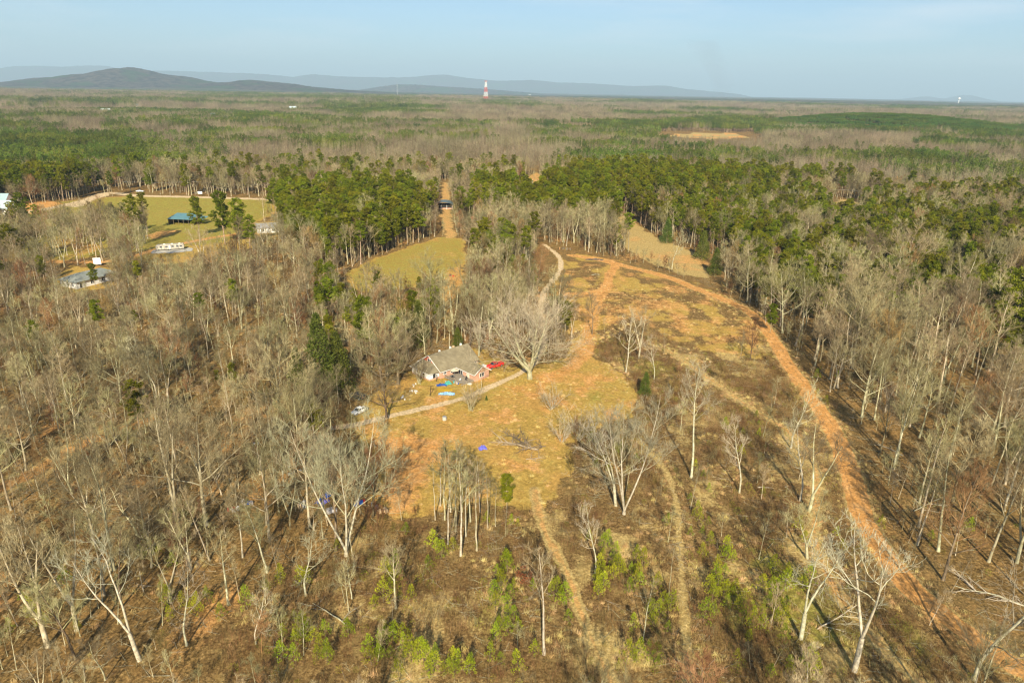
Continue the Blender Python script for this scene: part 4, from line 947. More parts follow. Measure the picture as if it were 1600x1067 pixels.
# straw along the tracks
gx, gy = jgrid(58, 300, .8, 23)
d_ = np.minimum.reduce([ldist(gx, gy, Ln['path_straw']), ldist(gx, gy, Ln['track_two'])]); d2 = ldist(gx, gy, Ln['dirt_road'])
k = ((d_ > .9) & (d_ < 2.6) & (rng.random(len(gx)) < .6)) | ((d2 > 2.1) & (d2 < 4.2) & (rng.random(len(gx)) < .55)) | ((pdist(gx, gy, R['upper']) > 0) & (rng.random(len(gx)) < .10) & (d2 > 2.2)) | ((pdist(gx, gy, R['yard']) > 0) & (rng.random(len(gx)) < .12) & (ldist(gx, gy, Ln['driveway']) > 2))
k &= (gx - at(700, 585)[0]) ** 2 + (gy - at(700, 585)[1]) ** 2 > 150
gx, gy = gx[k], gy[k]
scatter('dry_grass', [grass_tuft('grass_kind', 340 + k_, 40, .6, M_STRAW) for k_ in range(3)], np.stack([gx, gy, height(gx, gy)], -1), rng.uniform(0, 6.28, len(gx)), rng.uniform(.5, 1.1, len(gx)), rng.integers(0, 3, len(gx)))
# dead sticks on the leaf litter
def sticks(seed):
    r = np.random.default_rng(seed); W = Wood()
    for k in range(5):
        a = r.uniform(0, 6.28); p_ = np.array([r.normal(0, .9), r.normal(0, .9), .06]); d = np.array([math.cos(a), math.sin(a), r.uniform(-.02, .12)]); L_ = r.uniform(.8, 3.2); q_ = p_ + d * L_; W.seg(p_, q_, .035, .012, 3)
        for b_ in range(2): s0 = p_ + d * L_ * r.uniform(.3, .8); W.seg(s0, s0 + away(d, .7, r) * L_ * .35, .02, .006, 3)
    return joined('stick_kind', [(W, M_BARK)])
gx, gy = jgrid(58, 330, 3.0, 29); k = ~open_ground(gx, gy, 0) & (rng.random(len(gx)) < .38); gx, gy = gx[k], gy[k]
scatter('forest_debris', [sticks(400 + k_) for k_ in range(4)], np.stack([gx, gy, height(gx, gy)], -1), rng.uniform(0, 6.28, len(gx)), rng.uniform(.5, 1.3, len(gx)), rng.integers(0, 4, len(gx)))
# saplings between the trees
sap = [joined('sapling_kind', [(b[0], M_BARK), (b[1], M_TWIG)]) for b in (bare_tree(91, 8, .3, 9, (25, 45), .22, 4, 4, 3, rt=.06, tw=.014), bare_tree(92, 7, .25, 10, (25, 50), .25, 4, 4, 3, rt=.055, tw=.014), bare_tree(93, 9, .4, 8, (25, 45), .2, 4, 4, 3, rt=.06, tw=.014))]
sap += [joined('sapling_kind', [(b[0], M_REDTWIG), (b[1], M_REDTWIG)]) for b in (bare_tree(94, 6, .2, 12, (25, 50), .28, 5, 4, 3, rt=.05, tw=.014),)]
sx, sy = jgrid(75, 520, 3.1, 25); ok = ~open_ground(sx, sy, .3); ibb = inn(sx, sy, 'brush'); rws = inn(sx, sy, 'right_woods'); fx, fy = project(sx, sy, 0 * sx)
pr = np.where(ibb, .05, np.where(rws, .22, .5)); pr = np.where((fx < 560) & (fy > 780), .22, pr); ok &= rng.random(len(sx)) < pr * (1 + .5 * fbm(sx / 25, sy / 25, 63, 2))
for cx_, cy_, hr in [(*at(700, 585), 13), (*at(770, 578), 6), (*at(562, 652), 5), (*at(556, 628), 4), (*at(125, 436), 13), (*at(385, 790), 3), (*at(508, 783), 4)]: ok &= (sx - cx_) ** 2 + (sy - cy_) ** 2 > hr * hr
for vx0, vx1, vy0, vy1 in ((1078, 1132, 398, 462), (95, 180, 425, 465), (243, 300, 395, 420), (640, 790, 560, 640), (835, 905, 385, 455)): ok &= ~((fx > vx0) & (fx < vx1) & (fy > vy0) & (fy < vy1))
sx, sy = sx[ok], sy[ok]; print('saplings', len(sx))
scatter('sapling_woods', sap, np.stack([sx, sy, height(sx, sy)], -1), rng.uniform(0, 6.28, len(sx)), rng.uniform(.5, 1.25, len(sx)), rng.integers(0, 4, len(sx)), rng.normal(0, .06, (len(sx), 2)))

YM = [(930, 1010, 'lower middle path'), (885, 890, 'middle path'), (1065, 900, 'straw path'), (1251, 998, 'forked snag'), (1335, 1048, 'twin-trunk snag'), (850, 1022, 'cluster-stemmed sapling'), (930, 895, 'pale forked tree by the path'), (1080, 746, 'tall lone pale tree'), (1155, 770, 'thin pale snag'), (720, 868, 'slender sapling thicket'),
    (550, 935, 'short broken snag'), (400, 1005, 'low forked white snag'), (478, 930, 'bowed-stem tree'), (292, 1008, 'thin upright snag'), (826, 908, 'rust-brown oak sapling'), (541, 868, 'big pale tree by the tarps'), (1236, 700, 'upright white snag'), (1005, 1000, 'slim white sapling'), (1045, 930, 'thin white sapling'), (1209, 762, 'pale fallen log'), (975, 803, 'large many-stemmed pale tree'), (218, 1032, 'bowed leaning tree'), (75, 1010, 'tree at the lower left edge'), (620, 1000, 'open brush at the bottom')]
def young_label(a, b_, h, lb):
    d_, xa, yb_, n_ = min(((a - p) ** 2 + (b_ - q) ** 2, p, q, n) for p, q, n in YM); d_ = math.sqrt(d_)
    rel = ('left of' if a < xa else 'right of') if abs(a - xa) > abs(b_ - yb_) else ('behind' if b_ < yb_ else 'in front of')
    return '%s young pine %s%s the %s' % ('tiny' if h < 2.3 else 'small' if h < 3.0 else 'stout' if h < 3.7 else 'big', 'just ' if d_ < 30 else '' if d_ < 75 else 'far ', rel, n_), 'young pine', 'young pines ' + lb
# young pines, one by one, in the clumps of the photograph
cl = [(622, 925, 24, 26, 9, 'in the bright clump left of the bottom middle'), (590, 1020, 55, 28, 18, 'in the bright row along the bottom'), (460, 1015, 28, 25, 9, 'at the bottom left of the brush'), (700, 1045, 50, 15, 14, 'in the bright row along the bottom'),
      (790, 890, 16, 12, 4, 'above the rust-brown oak sapling'), (780, 985, 20, 30, 9, 'left of the pale cluster-stemmed sapling'), (830, 925, 30, 8, 5, 'around the rust-brown oak sapling'), (890, 930, 12, 28, 7, 'on the left side of the middle path'),
      (945, 900, 14, 30, 9, 'on the right side of the middle path'), (985, 905, 22, 22, 10, 'between the two paths'), (1030, 960, 18, 30, 9, 'between the two paths'), (1000, 1045, 22, 15, 6, 'between the two paths at the bottom'),
      (1095, 830, 18, 30, 6, 'in the brush right of the straw path'), (1120, 920, 25, 30, 10, 'in the brush right of the straw path'), (1160, 960, 28, 22, 12, 'in the brush left of the forked snag'), (1220, 950, 20, 30, 8, 'in the brush beside the forked snag'), (1240, 1050, 25, 15, 6, 'at the bottom below the forked snag'),
      (690, 845, 14, 25, 4, 'under the slender saplings'), (1080, 760, 30, 30, 5, 'near the tall lone pale tree'), (1175, 670, 20, 30, 5, 'in the brush beside the second track'), (800, 830, 40, 40, 3, 'in the brush below the clearing'), (300, 960, 60, 30, 8, 'on the leafy slope at the lower left'),
      (230, 850, 60, 40, 5, 'in the left woods'), (1290, 600, 15, 40, 6, 'on the shaded side of the dirt road'), (60, 960, 50, 40, 5, 'on the leafy slope at the lower left'), (430, 930, 50, 30, 4, 'on the leafy slope at the lower left'), (940, 700, 40, 60, 5, 'in the thicket right of the clearing'), (1060, 900, 300, 110, 22, 'scattered through the foreground brush')]
for (cx_, cy_, sx_, sy_, n_, lb) in cl:
    for _ in range(int(n_ * 1.3)):
        a, b_ = random.gauss(cx_, sx_ * .75), random.gauss(cy_, sy_ * .75)
        if b_ > 1090 or b_ < 560 or sum(1 for o in S.objects if o.name.startswith('young_pine')) >= 298: continue
        p_ = at(a, b_)
        P1 = (np.array([p_[0]]), np.array([p_[1]]))
        if min(ldist(*P1, Ln[l])[0] for l in ('dirt_road', 'path_mid', 'path_straw')) < 2.0: continue
        Hh = random.uniform(2.0, 4.6) * (1.15 if b_ > 850 else .9)
        tree_object('young_pine', YOUNG, random.randrange(4), p_[0], p_[1], Hh, random.uniform(0, 6.28), *young_label(a, b_, Hh, lb), (random.gauss(0, .06), random.gauss(0, .06)), wide=random.uniform(.7, 1.05))

# ------------------------------------------------------------------ built things
class MB:
    """collects flat-faced solids into one mesh"""
    def __init__(s): s.V = []; s.F = []
    def poly(s, pts):
        b = len(s.V); s.V += [tuple(p) for p in pts]; s.F.append(list(range(b, b + len(pts)))); return s
    def solid(s, V, Fs):
        b = len(s.V); s.V += [tuple(p) for p in V]; s.F += [[b + i for i in f] for f in Fs]; return s
    def box(s, x0, y0, z0, x1, y1, z1, rz=0, c=None):
        P = [(x, y, z) for z in (z0, z1) for y in (y0, y1) for x in (x0, x1)]
        if rz:
            cx, cy_ = c or ((x0 + x1) / 2, (y0 + y1) / 2); co, si = math.cos(rz), math.sin(rz)
            P = [(cx + (x - cx) * co - (y - cy_) * si, cy_ + (x - cx) * si + (y - cy_) * co, z) for x, y, z in P]
        return s.solid(P, [(0, 2, 3, 1), (4, 5, 7, 6), (0, 1, 5, 4), (2, 6, 7, 3), (0, 4, 6, 2), (1, 3, 7, 5)])
    def slab(s, pts, t):
        """plate of thickness t under a planar polygon"""
        p = [Vector(q) for q in pts]; n = (p[1] - p[0]).cross(p[2] - p[0]).normalized()
        if n.z < 0: n = -n
        m_ = len(p); V = p + [q - n * t for q in p]
        return s.solid(V, [list(range(m_)), list(range(2 * m_ - 1, m_ - 1, -1))] + [(i, i + m_, (i + 1) % m_ + m_, (i + 1) % m_) for i in range(m_)])
    def bar(s, a, b, r, n=6, r2=None):
        a = Vector(a); b = Vector(b); d = (b - a).normalized(); u = d.orthogonal().normalized(); v = d.cross(u); r2 = r if r2 is None else r2
        V = [a + (u * math.cos(6.2832 * i / n) + v * math.sin(6.2832 * i / n)) * r for i in range(n)] + [b + (u * math.cos(6.2832 * i / n) + v * math.sin(6.2832 * i / n)) * r2 for i in range(n)]
        return s.solid(V, [list(range(n))[::-1], list(range(n, 2 * n))] + [(i, (i + 1) % n, n + (i + 1) % n, n + i) for i in range(n)])
    def blob(s, c, r, n=8, m_=5, j=.15, rr=random):
        b = len(s.V)
        for i in range(m_ + 1):
            ph = math.pi * i / m_
            for k in range(n):
                q = 1 + rr.uniform(-j, j); s.V.append((c[0] + r[0] * math.sin(ph) * math.cos(6.2832 * k / n) * q, c[1] + r[1] * math.sin(ph) * math.sin(6.2832 * k / n) * q, c[2] + r[2] * math.cos(ph) * q))
        for i in range(m_):
            for k in range(n): s.F.append([b + i * n + k, b + (i + 1) * n + k, b + (i + 1) * n + (k + 1) % n, b + i * n + (k + 1) % n])
        return s
    def sheet(s, cx, cy_, w_, d, rz, h, seed, nx=12, ny=8, z0=.04):
        """a crumpled cloth lying on the ground"""
        r = np.random.default_rng(seed); b = len(s.V); co, si = math.cos(rz), math.sin(rz)
        for i in range(nx):
            for j in range(ny):
                u, v = i / (nx - 1) - .5, j / (ny - 1) - .5; e = 1 + .18 * math.sin(5 * u + seed) + .12 * r.normal()
                X, Y = u * w_ * (1 + .1 * r.normal() * abs(v)), v * d * e; Z = z0 + h * max(0, (1 - 3.4 * (u * u + v * v))) * r.uniform(.3, 1.2)
                s.V.append((cx + X * co - Y * si, cy_ + X * si + Y * co, Z))
        for i in range(nx - 1):
            for j in range(ny - 1): s.F.append([b + i * ny + j, b + (i + 1) * ny + j, b + (i + 1) * ny + j + 1, b + i * ny + j + 1])
        return s
    def build(s, name, m_, parent=None, bevel=0, smooth=False, **kw):
        me = bpy.data.meshes.new(name); me.from_pydata([tuple(v) for v in s.V], [], s.F); me.materials.append(m_); me.update()
        if smooth: me.polygons.foreach_set('use_smooth', [True] * len(me.polygons))
        o = add(name, me, parent, **kw)
        if bevel: b = o.modifiers.new('soft_edges', 'BEVEL'); b.width = bevel; b.segments = 2; b.limit_method = 'ANGLE'
        return o
def site(name, bx, by, rz=0, dz=0.0, **kw):
    p = at(bx, by); return empty(name, (p[0], p[1], float(height(*p)) + dz), rz, **kw)
def site_w(name, x_, y_, rz=0, dz=0.0, **kw): return empty(name, (x_, y_, float(height(x_, y_)) + dz), rz, **kw)

M_BRICK, t, b = mat('orange_brick')
_o = N(t, 'ShaderNodeTexCoord').outputs['Object']; bk = t.nodes.new('ShaderNodeTexBrick'); bk.inputs['Scale'].default_value = 1.0
bk.inputs['Color1'].default_value = (0.46, 0.20, 0.12, 1); bk.inputs['Color2'].default_value = (0.58, 0.28, 0.17, 1); bk.inputs['Mortar'].default_value = (0.55, 0.45, 0.36, 1); bk.inputs['Mortar Size'].default_value = .012; bk.inputs['Brick Width'].default_value = .22; bk.inputs['Row Height'].default_value = .075
mp2 = t.nodes.new('ShaderNodeMapping'); mp2.inputs['Rotation'].default_value = (math.pi / 2, 0, 0); cmb = t.nodes.new('ShaderNodeCombineXYZ'); sp_ = t.nodes.new('ShaderNodeSeparateXYZ'); t.links.new(_o, sp_.inputs[0])
t.links.new(math_(t, 'ADD', sp_.outputs[0], sp_.outputs[1]), cmb.inputs[0]); t.links.new(sp_.outputs[2], cmb.inputs[1]); t.links.new(cmb.outputs[0], bk.inputs[0])
t.links.new(mixc(t, mrange(t, noise(t, 0.8, 4, .6, _o), .4, .7, 0, .35), bk.outputs[0], (0.36, 0.17, 0.11)), b.inputs['Base Color'])
M_SHINGLE, t, b = mat('weathered_shingles')
_o = N(t, 'ShaderNodeTexCoord').outputs['Object']
c0 = ramp(t, noise(t, .55, 5, .65, _o), [(.3, (0.18, 0.145, 0.085)), (.55, (0.26, 0.215, 0.13)), (.75, (0.34, 0.29, 0.185))]); c0 = mixc(t, mrange(t, noise(t, 7, 3, .7, _o), .35, .7, 0, .35), c0, (0.19, 0.17, 0.13)); t.links.new(c0, b.inputs['Base Color'])
bp = t.nodes.new('ShaderNodeBump'); bp.inputs['Distance'].default_value = .03; bp.inputs['Strength'].default_value = .6; wv = t.nodes.new('ShaderNodeTexWave'); wv.bands_direction = 'Z'; wv.inputs['Scale'].default_value = 2.2; wv.inputs['Distortion'].default_value = .6
t.links.new(_o, wv.inputs[0]); t.links.new(wv.outputs[1], bp.inputs['Height']); t.links.new(bp.outputs[0], b.inputs['Normal'])
M_WHITE = simple('white_paint', (0.80, 0.79, 0.75), .5, .06, 2); M_GLASS = simple('dark_glass', (0.025, 0.03, 0.04), .12, .2, 2, spec=.5)
M_SIDING = simple('white_siding', (0.74, 0.73, 0.70), .6, .08, .8); M_DECK = simple('grey_deck_boards', (0.27, 0.23, 0.18), .8, .25, 3)
M_DARK = simple('near_black_and_shade', (0.03, 0.027, 0.024), .8, .3, 2); M_RUBBER = simple('tyre_rubber', (0.03, 0.03, 0.03), .8, .2, 8); M_STEEL = simple('dull_steel', (0.40, 0.41, 0.42), .45, .15, 3, .6)  # M_DARK colours dark posts, chairs and scrap, and paints the shed's inner shade
M_RED = simple('red_car_paint', (0.62, 0.025, 0.02), .3, .06, 1, spec=.5); M_CARW = simple('white_car_paint', (0.78, 0.78, 0.77), .28, .05, 1, spec=.5); M_CARK = simple('black_car_paint', (0.025, 0.027, 0.03), .25, .1, 1, spec=.5)
M_TEAL = simple('teal_roof_metal', (0.13, 0.27, 0.28), .4, .15, .4, .2, .4); M_PALEROOF = simple('pale_blue_roof_metal', (0.50, 0.60, 0.62), .4, .08, .3, .1, .4); M_DKROOF = simple('blue_grey_roof', (0.12, 0.16, 0.17), .5, .2, .5, .1)
M_WOODP = simple('treated_post', (0.16, 0.12, 0.08), .9, .25, 4); M_GREYWOOD = simple('weathered_wood', (0.34, 0.26, 0.17), .9, .25, 3); M_CHIP = simple('broken_wood', (0.58, 0.42, 0.25), .9, .25, 3)
M_TARPB = simple('light_blue_tarp', (0.22, 0.40, 0.62), .6, .45, 1.6); M_TARPN = simple('dark_blue_tarp', (0.02, 0.07, 0.28), .5, .35, 1.5); M_TARPG = simple('teal_green_tarp', (0.07, 0.33, 0.28), .5, .25, 1.2); M_TARPO = simple('ochre_tarp', (0.45, 0.28, 0.03), .7, .25, .7); M_PURP = simple('violet_blue_tarp', (0.14, 0.14, 0.50), .5, .2, 1.5)
M_REDP = simple('faded_red_paint', (0.50, 0.05, 0.045), .6, .15, 1); M_TOWR = simple('tower_red', (0.62, 0.10, 0.06), .6, .05, .1); M_TOWW = simple('tower_white', (0.82, 0.80, 0.76), .6, .05, .1); M_YEL = simple('yellow_paint', (0.70, 0.36, 0.03), .5, .12, 1)
M_RV = simple('dirty_white_panels', (0.42, 0.385, 0.31), .7, .5, 1.4); M_CONC = simple('concrete', (0.45, 0.42, 0.36), .9, .15, 2); M_JUNK = simple('mixed_junk', (0.34, 0.31, 0.29), .7, .7, 2.2); M_CLAYR = simple('orange_clay_bank', (0.45, 0.20, 0.08), .95, .2, 1)

def window(root, u, z, w_, h, face, off, frame=M_WHITE, name='window', split=True, glass=M_GLASS):
    """a framed window or door on a wall; face 'x' or 'y' is the direction the wall looks, off its plane"""
    def bx(m_, a0, z0, a1, z1, d0, d1):
        if face in ('x', '-x'): s_ = 1 if face == 'x' else -1; m_.box(min(off + s_ * d0, off + s_ * d1), a0, z0, max(off + s_ * d0, off + s_ * d1), a1, z1)
        else: s_ = 1 if face == 'y' else -1; m_.box(a0, min(off + s_ * d0, off + s_ * d1), z0, a1, max(off + s_ * d0, off + s_ * d1), z1)
    f = MB(); t_ = .10
    bx(f, u - w_ / 2 - t_, z, u - w_ / 2, z + h, 0.004, .07); bx(f, u + w_ / 2, z, u + w_ / 2 + t_, z + h, 0.004, .07)
    bx(f, u - w_ / 2 - t_, z - t_, u + w_ / 2 + t_, z, 0.004, .08); bx(f, u - w_ / 2 - t_, z + h, u + w_ / 2 + t_, z + h + t_, 0.004, .08)
    if split: bx(f, u - .045, z, u + .045, z + h, 0.01, .06)
    o = f.build(name, frame, root); g = MB(); bx(g, u - w_ / 2, z, u + w_ / 2, z + h, 0.003, .03); g.build('pane', glass, o); return o
def gable_house(root, L_, W_, hw, hr, wallm, roofm, over=.4, gablem=None, wins=(), door=None, z0=-.4, chimney=False):
    """a house along local x with a gable roof"""
    m_ = MB(); m_.solid([(0, -W_ / 2, z0), (L_, -W_ / 2, z0), (L_, W_ / 2, z0), (0, W_ / 2, z0), (0, -W_ / 2, hw), (L_, -W_ / 2, hw), (L_, W_ / 2, hw), (0, W_ / 2, hw), (0, 0, hr - .06), (L_, 0, hr - .06)],
        [(3, 2, 1, 0), (0, 1, 5, 4), (2, 3, 7, 6), (1, 2, 6, 9, 5), (3, 0, 4, 8, 7), (4, 5, 9, 8), (6, 7, 8, 9)]); m_.build('wall', wallm, root)
    r_ = MB(); s_ = (hr - hw) / (W_ / 2); e = W_ / 2 + over
    for q in (1, -1): r_.slab([(-over, 0, hr + .05), (L_ + over, 0, hr + .05), (L_ + over, q * e, hr + .05 - s_ * e), (-over, q * e, hr + .05 - s_ * e)], .12)
    rf = r_.build('roof', roofm, root)
    if chimney: MB().box(L_ * .5 - .4, -.4, hr - .5, L_ * .5 + .4, .4, hr + .9).build('chimney', M_BRICK, rf)
    for a in wins: window(root, *a)
    if door: f, u, off = door; window(root, u, .05, .95, 2.05, f, off, M_WHITE, 'door', False, M_STEEL)
    return rf

# ---- the brick house
hx, hy = -24.7, 190.9
A44 = math.radians(44.4)
hz = float(height(-17, 190))
house = empty('brick_house', (hx, hy, hz), A44, label='brick house with brown shingle roof, side wing and white sunroom in the clearing', cat='house')
# local axes: x along the main ridge (away to the right), y to the back; the front is -y
def U(v): return -v      # v counts towards the front
m_ = MB()
m_.solid([(0, -5.3, -.4), (14.6, -5.3, -.4), (14.6, 5.3, -.4), (0, 5.3, -.4), (0, -5.3, 2.8), (14.6, -5.3, 2.8), (14.6, 5.3, 2.8), (0, 5.3, 2.8), (0, 0, 6.1), (14.6, 0, 6.1)],
         [(3, 2, 1, 0), (0, 1, 5, 4), (2, 3, 7, 6), (1, 2, 6, 9, 5), (3, 0, 4, 8, 7), (4, 5, 9, 8), (6, 7, 8, 9)])
m_.build('wall', M_BRICK, house)
m_ = MB(); m_.solid([(6.1, -13.5, -.4), (11.9, -13.5, -.4), (11.9, -5.29, -.4), (6.1, -5.29, -.4), (6.1, -13.5, 2.6), (11.9, -13.5, 2.6), (11.9, -5.29, 2.6), (6.1, -5.29, 2.6), (9.0, -13.5, 4.35), (9.0, -5.29, 4.35)],
         [(3, 2, 1, 0), (0, 1, 5, 4), (1, 2, 6, 5), (3, 0, 4, 7), (0 + 4, 5, 8), (4, 8, 9, 7), (5, 6, 9, 8)]); m_.build('wing_wall', M_BRICK, house)
s_ = 3.45 / 5.3
r_ = MB(); e = 5.3 + .55
for q in (1, -1): r_.slab([(-.5, 0, 6.25), (15.1, 0, 6.25), (15.1, q * e, 6.25 - s_ * e), (-.5, q * e, 6.25 - s_ * e)], .14)
roof = r_.build('roof', M_SHINGLE, house)
r_ = MB(); e = 3.4; s2 = 1.85 / 2.9
yb = -(6.27 - 4.5) / s_
for q in (1, -1):
    ye = -(6.27 - (4.5 - s2 * e)) / s_
    r_.slab([(9.0, yb, 4.5), (9.0, -14.0, 4.5), (9.0 + q * e, -14.0, 4.5 - s2 * e), (9.0 + q * e, ye, 4.5 - s2 * e)], .14)
r_.build('wing_roof', M_SHINGLE, house)
# trim boards, chimney pots and vents
tr = MB()
for q in (1, -1): tr.slab([(-.56, 0, 6.22), (-.50, 0, 6.22), (-.50, q * 5.85, 6.22 - s_ * 5.85), (-.56, q * 5.85, 6.22 - s_ * 5.85)], .24)
tr.box(-.5, -5.93, 2.26, 5.6, -5.86, 2.42); tr.box(5.52, -14.0, 2.18, 5.585, -5.9, 2.34); tr.box(12.42, -14.0, 2.18, 12.48, -5.9, 2.34)
for q in (1, -1): tr.slab([(9.0, -14.07, 4.47), (9.0, -14.01, 4.47), (9.0 + q * 3.4, -14.01, 4.47 - s2 * 3.4), (9.0 + q * 3.4, -14.07, 4.47 - s2 * 3.4)], .22)
tr.build('fascia', M_WHITE, house)
for vx, vy in ((4.5, 1.2), (8.5, .9), (9.6, .7), (12.5, .6)): MB().box(vx, vy - .25, 6.1 - s_ * abs(vy), vx + .5, vy + .25, 6.75 - s_ * abs(vy) + .2).build('roof_vent', M_CHIP if vx > 9 and vx < 10 else M_WHITE, roof)
MB().bar((10.4, -9.6, 3.4), (10.4, -9.6, 4.3), .06).build('vent_pipe', M_STEEL, roof)
# red gable over the sunroom, with its double window
MB().solid([(-.06, -5.0, 2.95), (-.06, 5.0, 2.95), (-.06, 0, 6.05), (0.0, -5.0, 2.95), (0.0, 5.0, 2.95), (0.0, 0, 6.05)], [(0, 2, 1), (3, 4, 5), (0, 1, 4, 3), (1, 2, 5, 4), (2, 0, 3, 5)]).build('gable', simple('red_gable_boards', (0.50, 0.10, 0.055), .8, .15, 2), house)
window(house, 0, 3.95, 1.5, .95, '-x', -.06)
# sunroom
m_ = MB(); m_.box(-3.7, -4.5, -.4, -.01, 3.9, .55); m_.build('sunroom_base', M_BRICK, house)
fr = MB()
for k in range(9): yy = -4.5 + k * 1.05; fr.box(-3.7, yy - .07 if k else yy, .55, -3.58, yy + .07, 2.35)
for k in range(4): xx = -3.58 + k * 1.15; fr.box(xx, -4.5, .55, xx + .12, -4.38, 2.35)
fr.box(-3.72, -4.52, 2.35, -.01, 3.9, 2.5); fr.box(-3.7, 3.78, .55, -.01, 3.9, 2.35)
fr.box(-3.68, -3.3, .55, -3.6, -2.2, 1.3); fr.box(-3.68, -.1, .55, -3.6, 1.9, 1.2); sf = fr.build('sunroom_frame', M_WHITE, house)
for k in range(8):
    yy = -4.5 + k * 1.05; MB().box(-3.66, yy + .075, .56, -3.63, yy + .975, 2.34).build('pane', M_GLASS if k in (2, 5) else M_SIDING, sf)
for k in range(3): xx = -3.45 + k * 1.15; MB().box(xx, -4.46, .56, xx + 1.02, -4.43, 2.34).build('pane', M_GLASS if k == 1 else M_SIDING, sf)
r_ = MB(); r_.slab([(-.07, -3.2, 4.0), (-.07, 3.2, 4.0), (-4.2, 4.4, 2.5), (-4.2, -5.0, 2.5)], .12); r_.slab([(-.07, -3.2, 3.99), (-4.2, -5.0, 2.49), (-.07, -5.6, 2.49)], .12); r_.slab([(-.07, 3.2, 3.99), (-.07, 5.2, 2.7), (-4.2, 4.4, 2.49)], .12); r_.build('sunroom_roof', M_SHINGLE, house)
MB().box(-4.3, -5.05, 2.3, -4.2, 4.45, 2.5).box(-4.2, -5.12, 2.3, -.3, -5.02, 2.5).build('gutter', M_WHITE, house)
window(house, 1.5, 1.2, .9, .8, '-y', -5.3); window(house, 4.4, 1.0, 1.1, 1.1, '-y', -5.3)
window(house, -7.3, 0.05, 1.7, 2.05, '-x', 6.1, M_WHITE, 'glass_door'); window(house, -10.6, .05, .9, 2.05, '-x', 6.1, M_WHITE, 'door', False, simple('cream_door', (.62, .55, .42), .5)); window(house, 9, .9, 1.6, 1.2, '-y', -13.5); window(house, -9.5, 1.0, 1.2, 1.1, 'x', 11.9); window(house, 13.4, 1.0, 1.0, 1.1, '-y', -5.3)
# deck in the corner between house and wing, with what stands on it
deck = MB(); nb2 = 18
dk = empty('deck', (hx, hy, hz), A44, label='grey wooden deck in the corner of the brick house wing, cluttered with things', cat='deck')
for k in range(nb2): y0 = -13.4 + k * .43; MB().box(.9 + max(0, -11.9 - y0) * .8, y0, .42, 6.05, y0 + .405, .47).build('plank', M_DECK, dk)
for xx in (1.6, 3.6, 5.7):
    for yy in (-13.2, -6.2): MB().box(xx, yy, -.4, xx + .12, yy + .12, .42).build('post', M_DECK, dk)
deck.box(.9, -13.46, .18, 6.05, -13.405, .44); deck.build('beam', M_DECK, dk)
rl = MB()
for k in range(7): rl.box(.95, -12 + k, .47, 1.03, -11.92 + k, 1.35)
rl.box(.93, -12, 1.35, 1.05, -5.9, 1.42); rl.build('railing', M_GREYWOOD, dk)
def house_xy(lx, ly): return hx + lx * math.cos(A44) - ly * math.sin(A44), hy + lx * math.sin(A44) + ly * math.cos(A44)
def on_deck(lx, ly): X_, Y_ = house_xy(lx, ly); return (X_, Y_, hz + .47)
def umbrella():
    o = empty('patio_umbrella', on_deck(3.6, -7.3), 0, label='pale straw patio umbrella over the deck beside the glass door', cat='umbrella'); MB().bar((0, 0, 0), (0, 0, 2.6), .03).build('pole', M_STEEL, o)
    n = 10; c_ = MB(); V = [(0, 0, 2.75)] + [(1.45 * math.cos(6.2832 * i / n), 1.45 * math.sin(6.2832 * i / n), 2.15 - .12 * (i % 2)) for i in range(n)]; c_.solid(V, [(0, i + 1, (i + 1) % n + 1) for i in range(n)]); c_.build('canopy', simple('straw_canopy', (.50, .44, .32), .9, .2, 3), o)
umbrella()
def chair(lx, ly, rz, m_, lb):
    o = empty('patio_chair', on_deck(lx, ly), rz, label=lb, cat='chair', group='chairs on the deck'); MB().box(-.25, -.25, .4, .25, .25, .45).build('seat', m_, o); MB().box(-.25, .22, .45, .25, .27, .95).build('backrest', m_, o)
    for a, b_ in ((-1, -1), (1, -1), (-1, 1), (1, 1)): MB().box(a * .23 - .02, b_ * .23 - .02, 0, a * .23 + .02, b_ * .23 + .02, .4).build('leg', M_STEEL, o)
chair(5.0, -11.3, .6, M_DARK, 'dark patio chair at the outer corner of the deck'); chair(4.1, -12.2, 2.2, M_DARK, 'dark patio chair near the front edge of the deck'); chair(2.6, -11.0, 4.0, M_WHITE, 'white patio chair in the middle of the deck'); chair(5.2, -9.3, 1.0, M_STEEL, 'grey patio chair by the wing door on the deck')
def grill(loc, rz, lb):
    o = empty('grill', loc, rz, label=lb, cat='grill'); b_ = MB(); b_.blob((0, 0, .85), (.5, .32, .3), 10, 6, 0); b_.build('body', M_CARK, o, smooth=True)
    l_ = MB()
    for a in (-.35, .35): l_.bar((a, -.2, 0), (a, -.1, .7), .025); l_.bar((a, .2, 0), (a, .1, .7), .025)
    l_.build('leg_frame', M_STEEL, o); MB().box(.5, -.2, .78, .85, .2, .82).build('side_shelf', M_STEEL, o)
grill(on_deck(1.9, -8.2), .4, 'black barrel grill on the deck near the umbrella')
X_, Y_ = house_xy(13.4, -8.2); grill((X_, Y_, hz), 1.0, 'black barrel smoker on the grass between the wing and the red pickup')
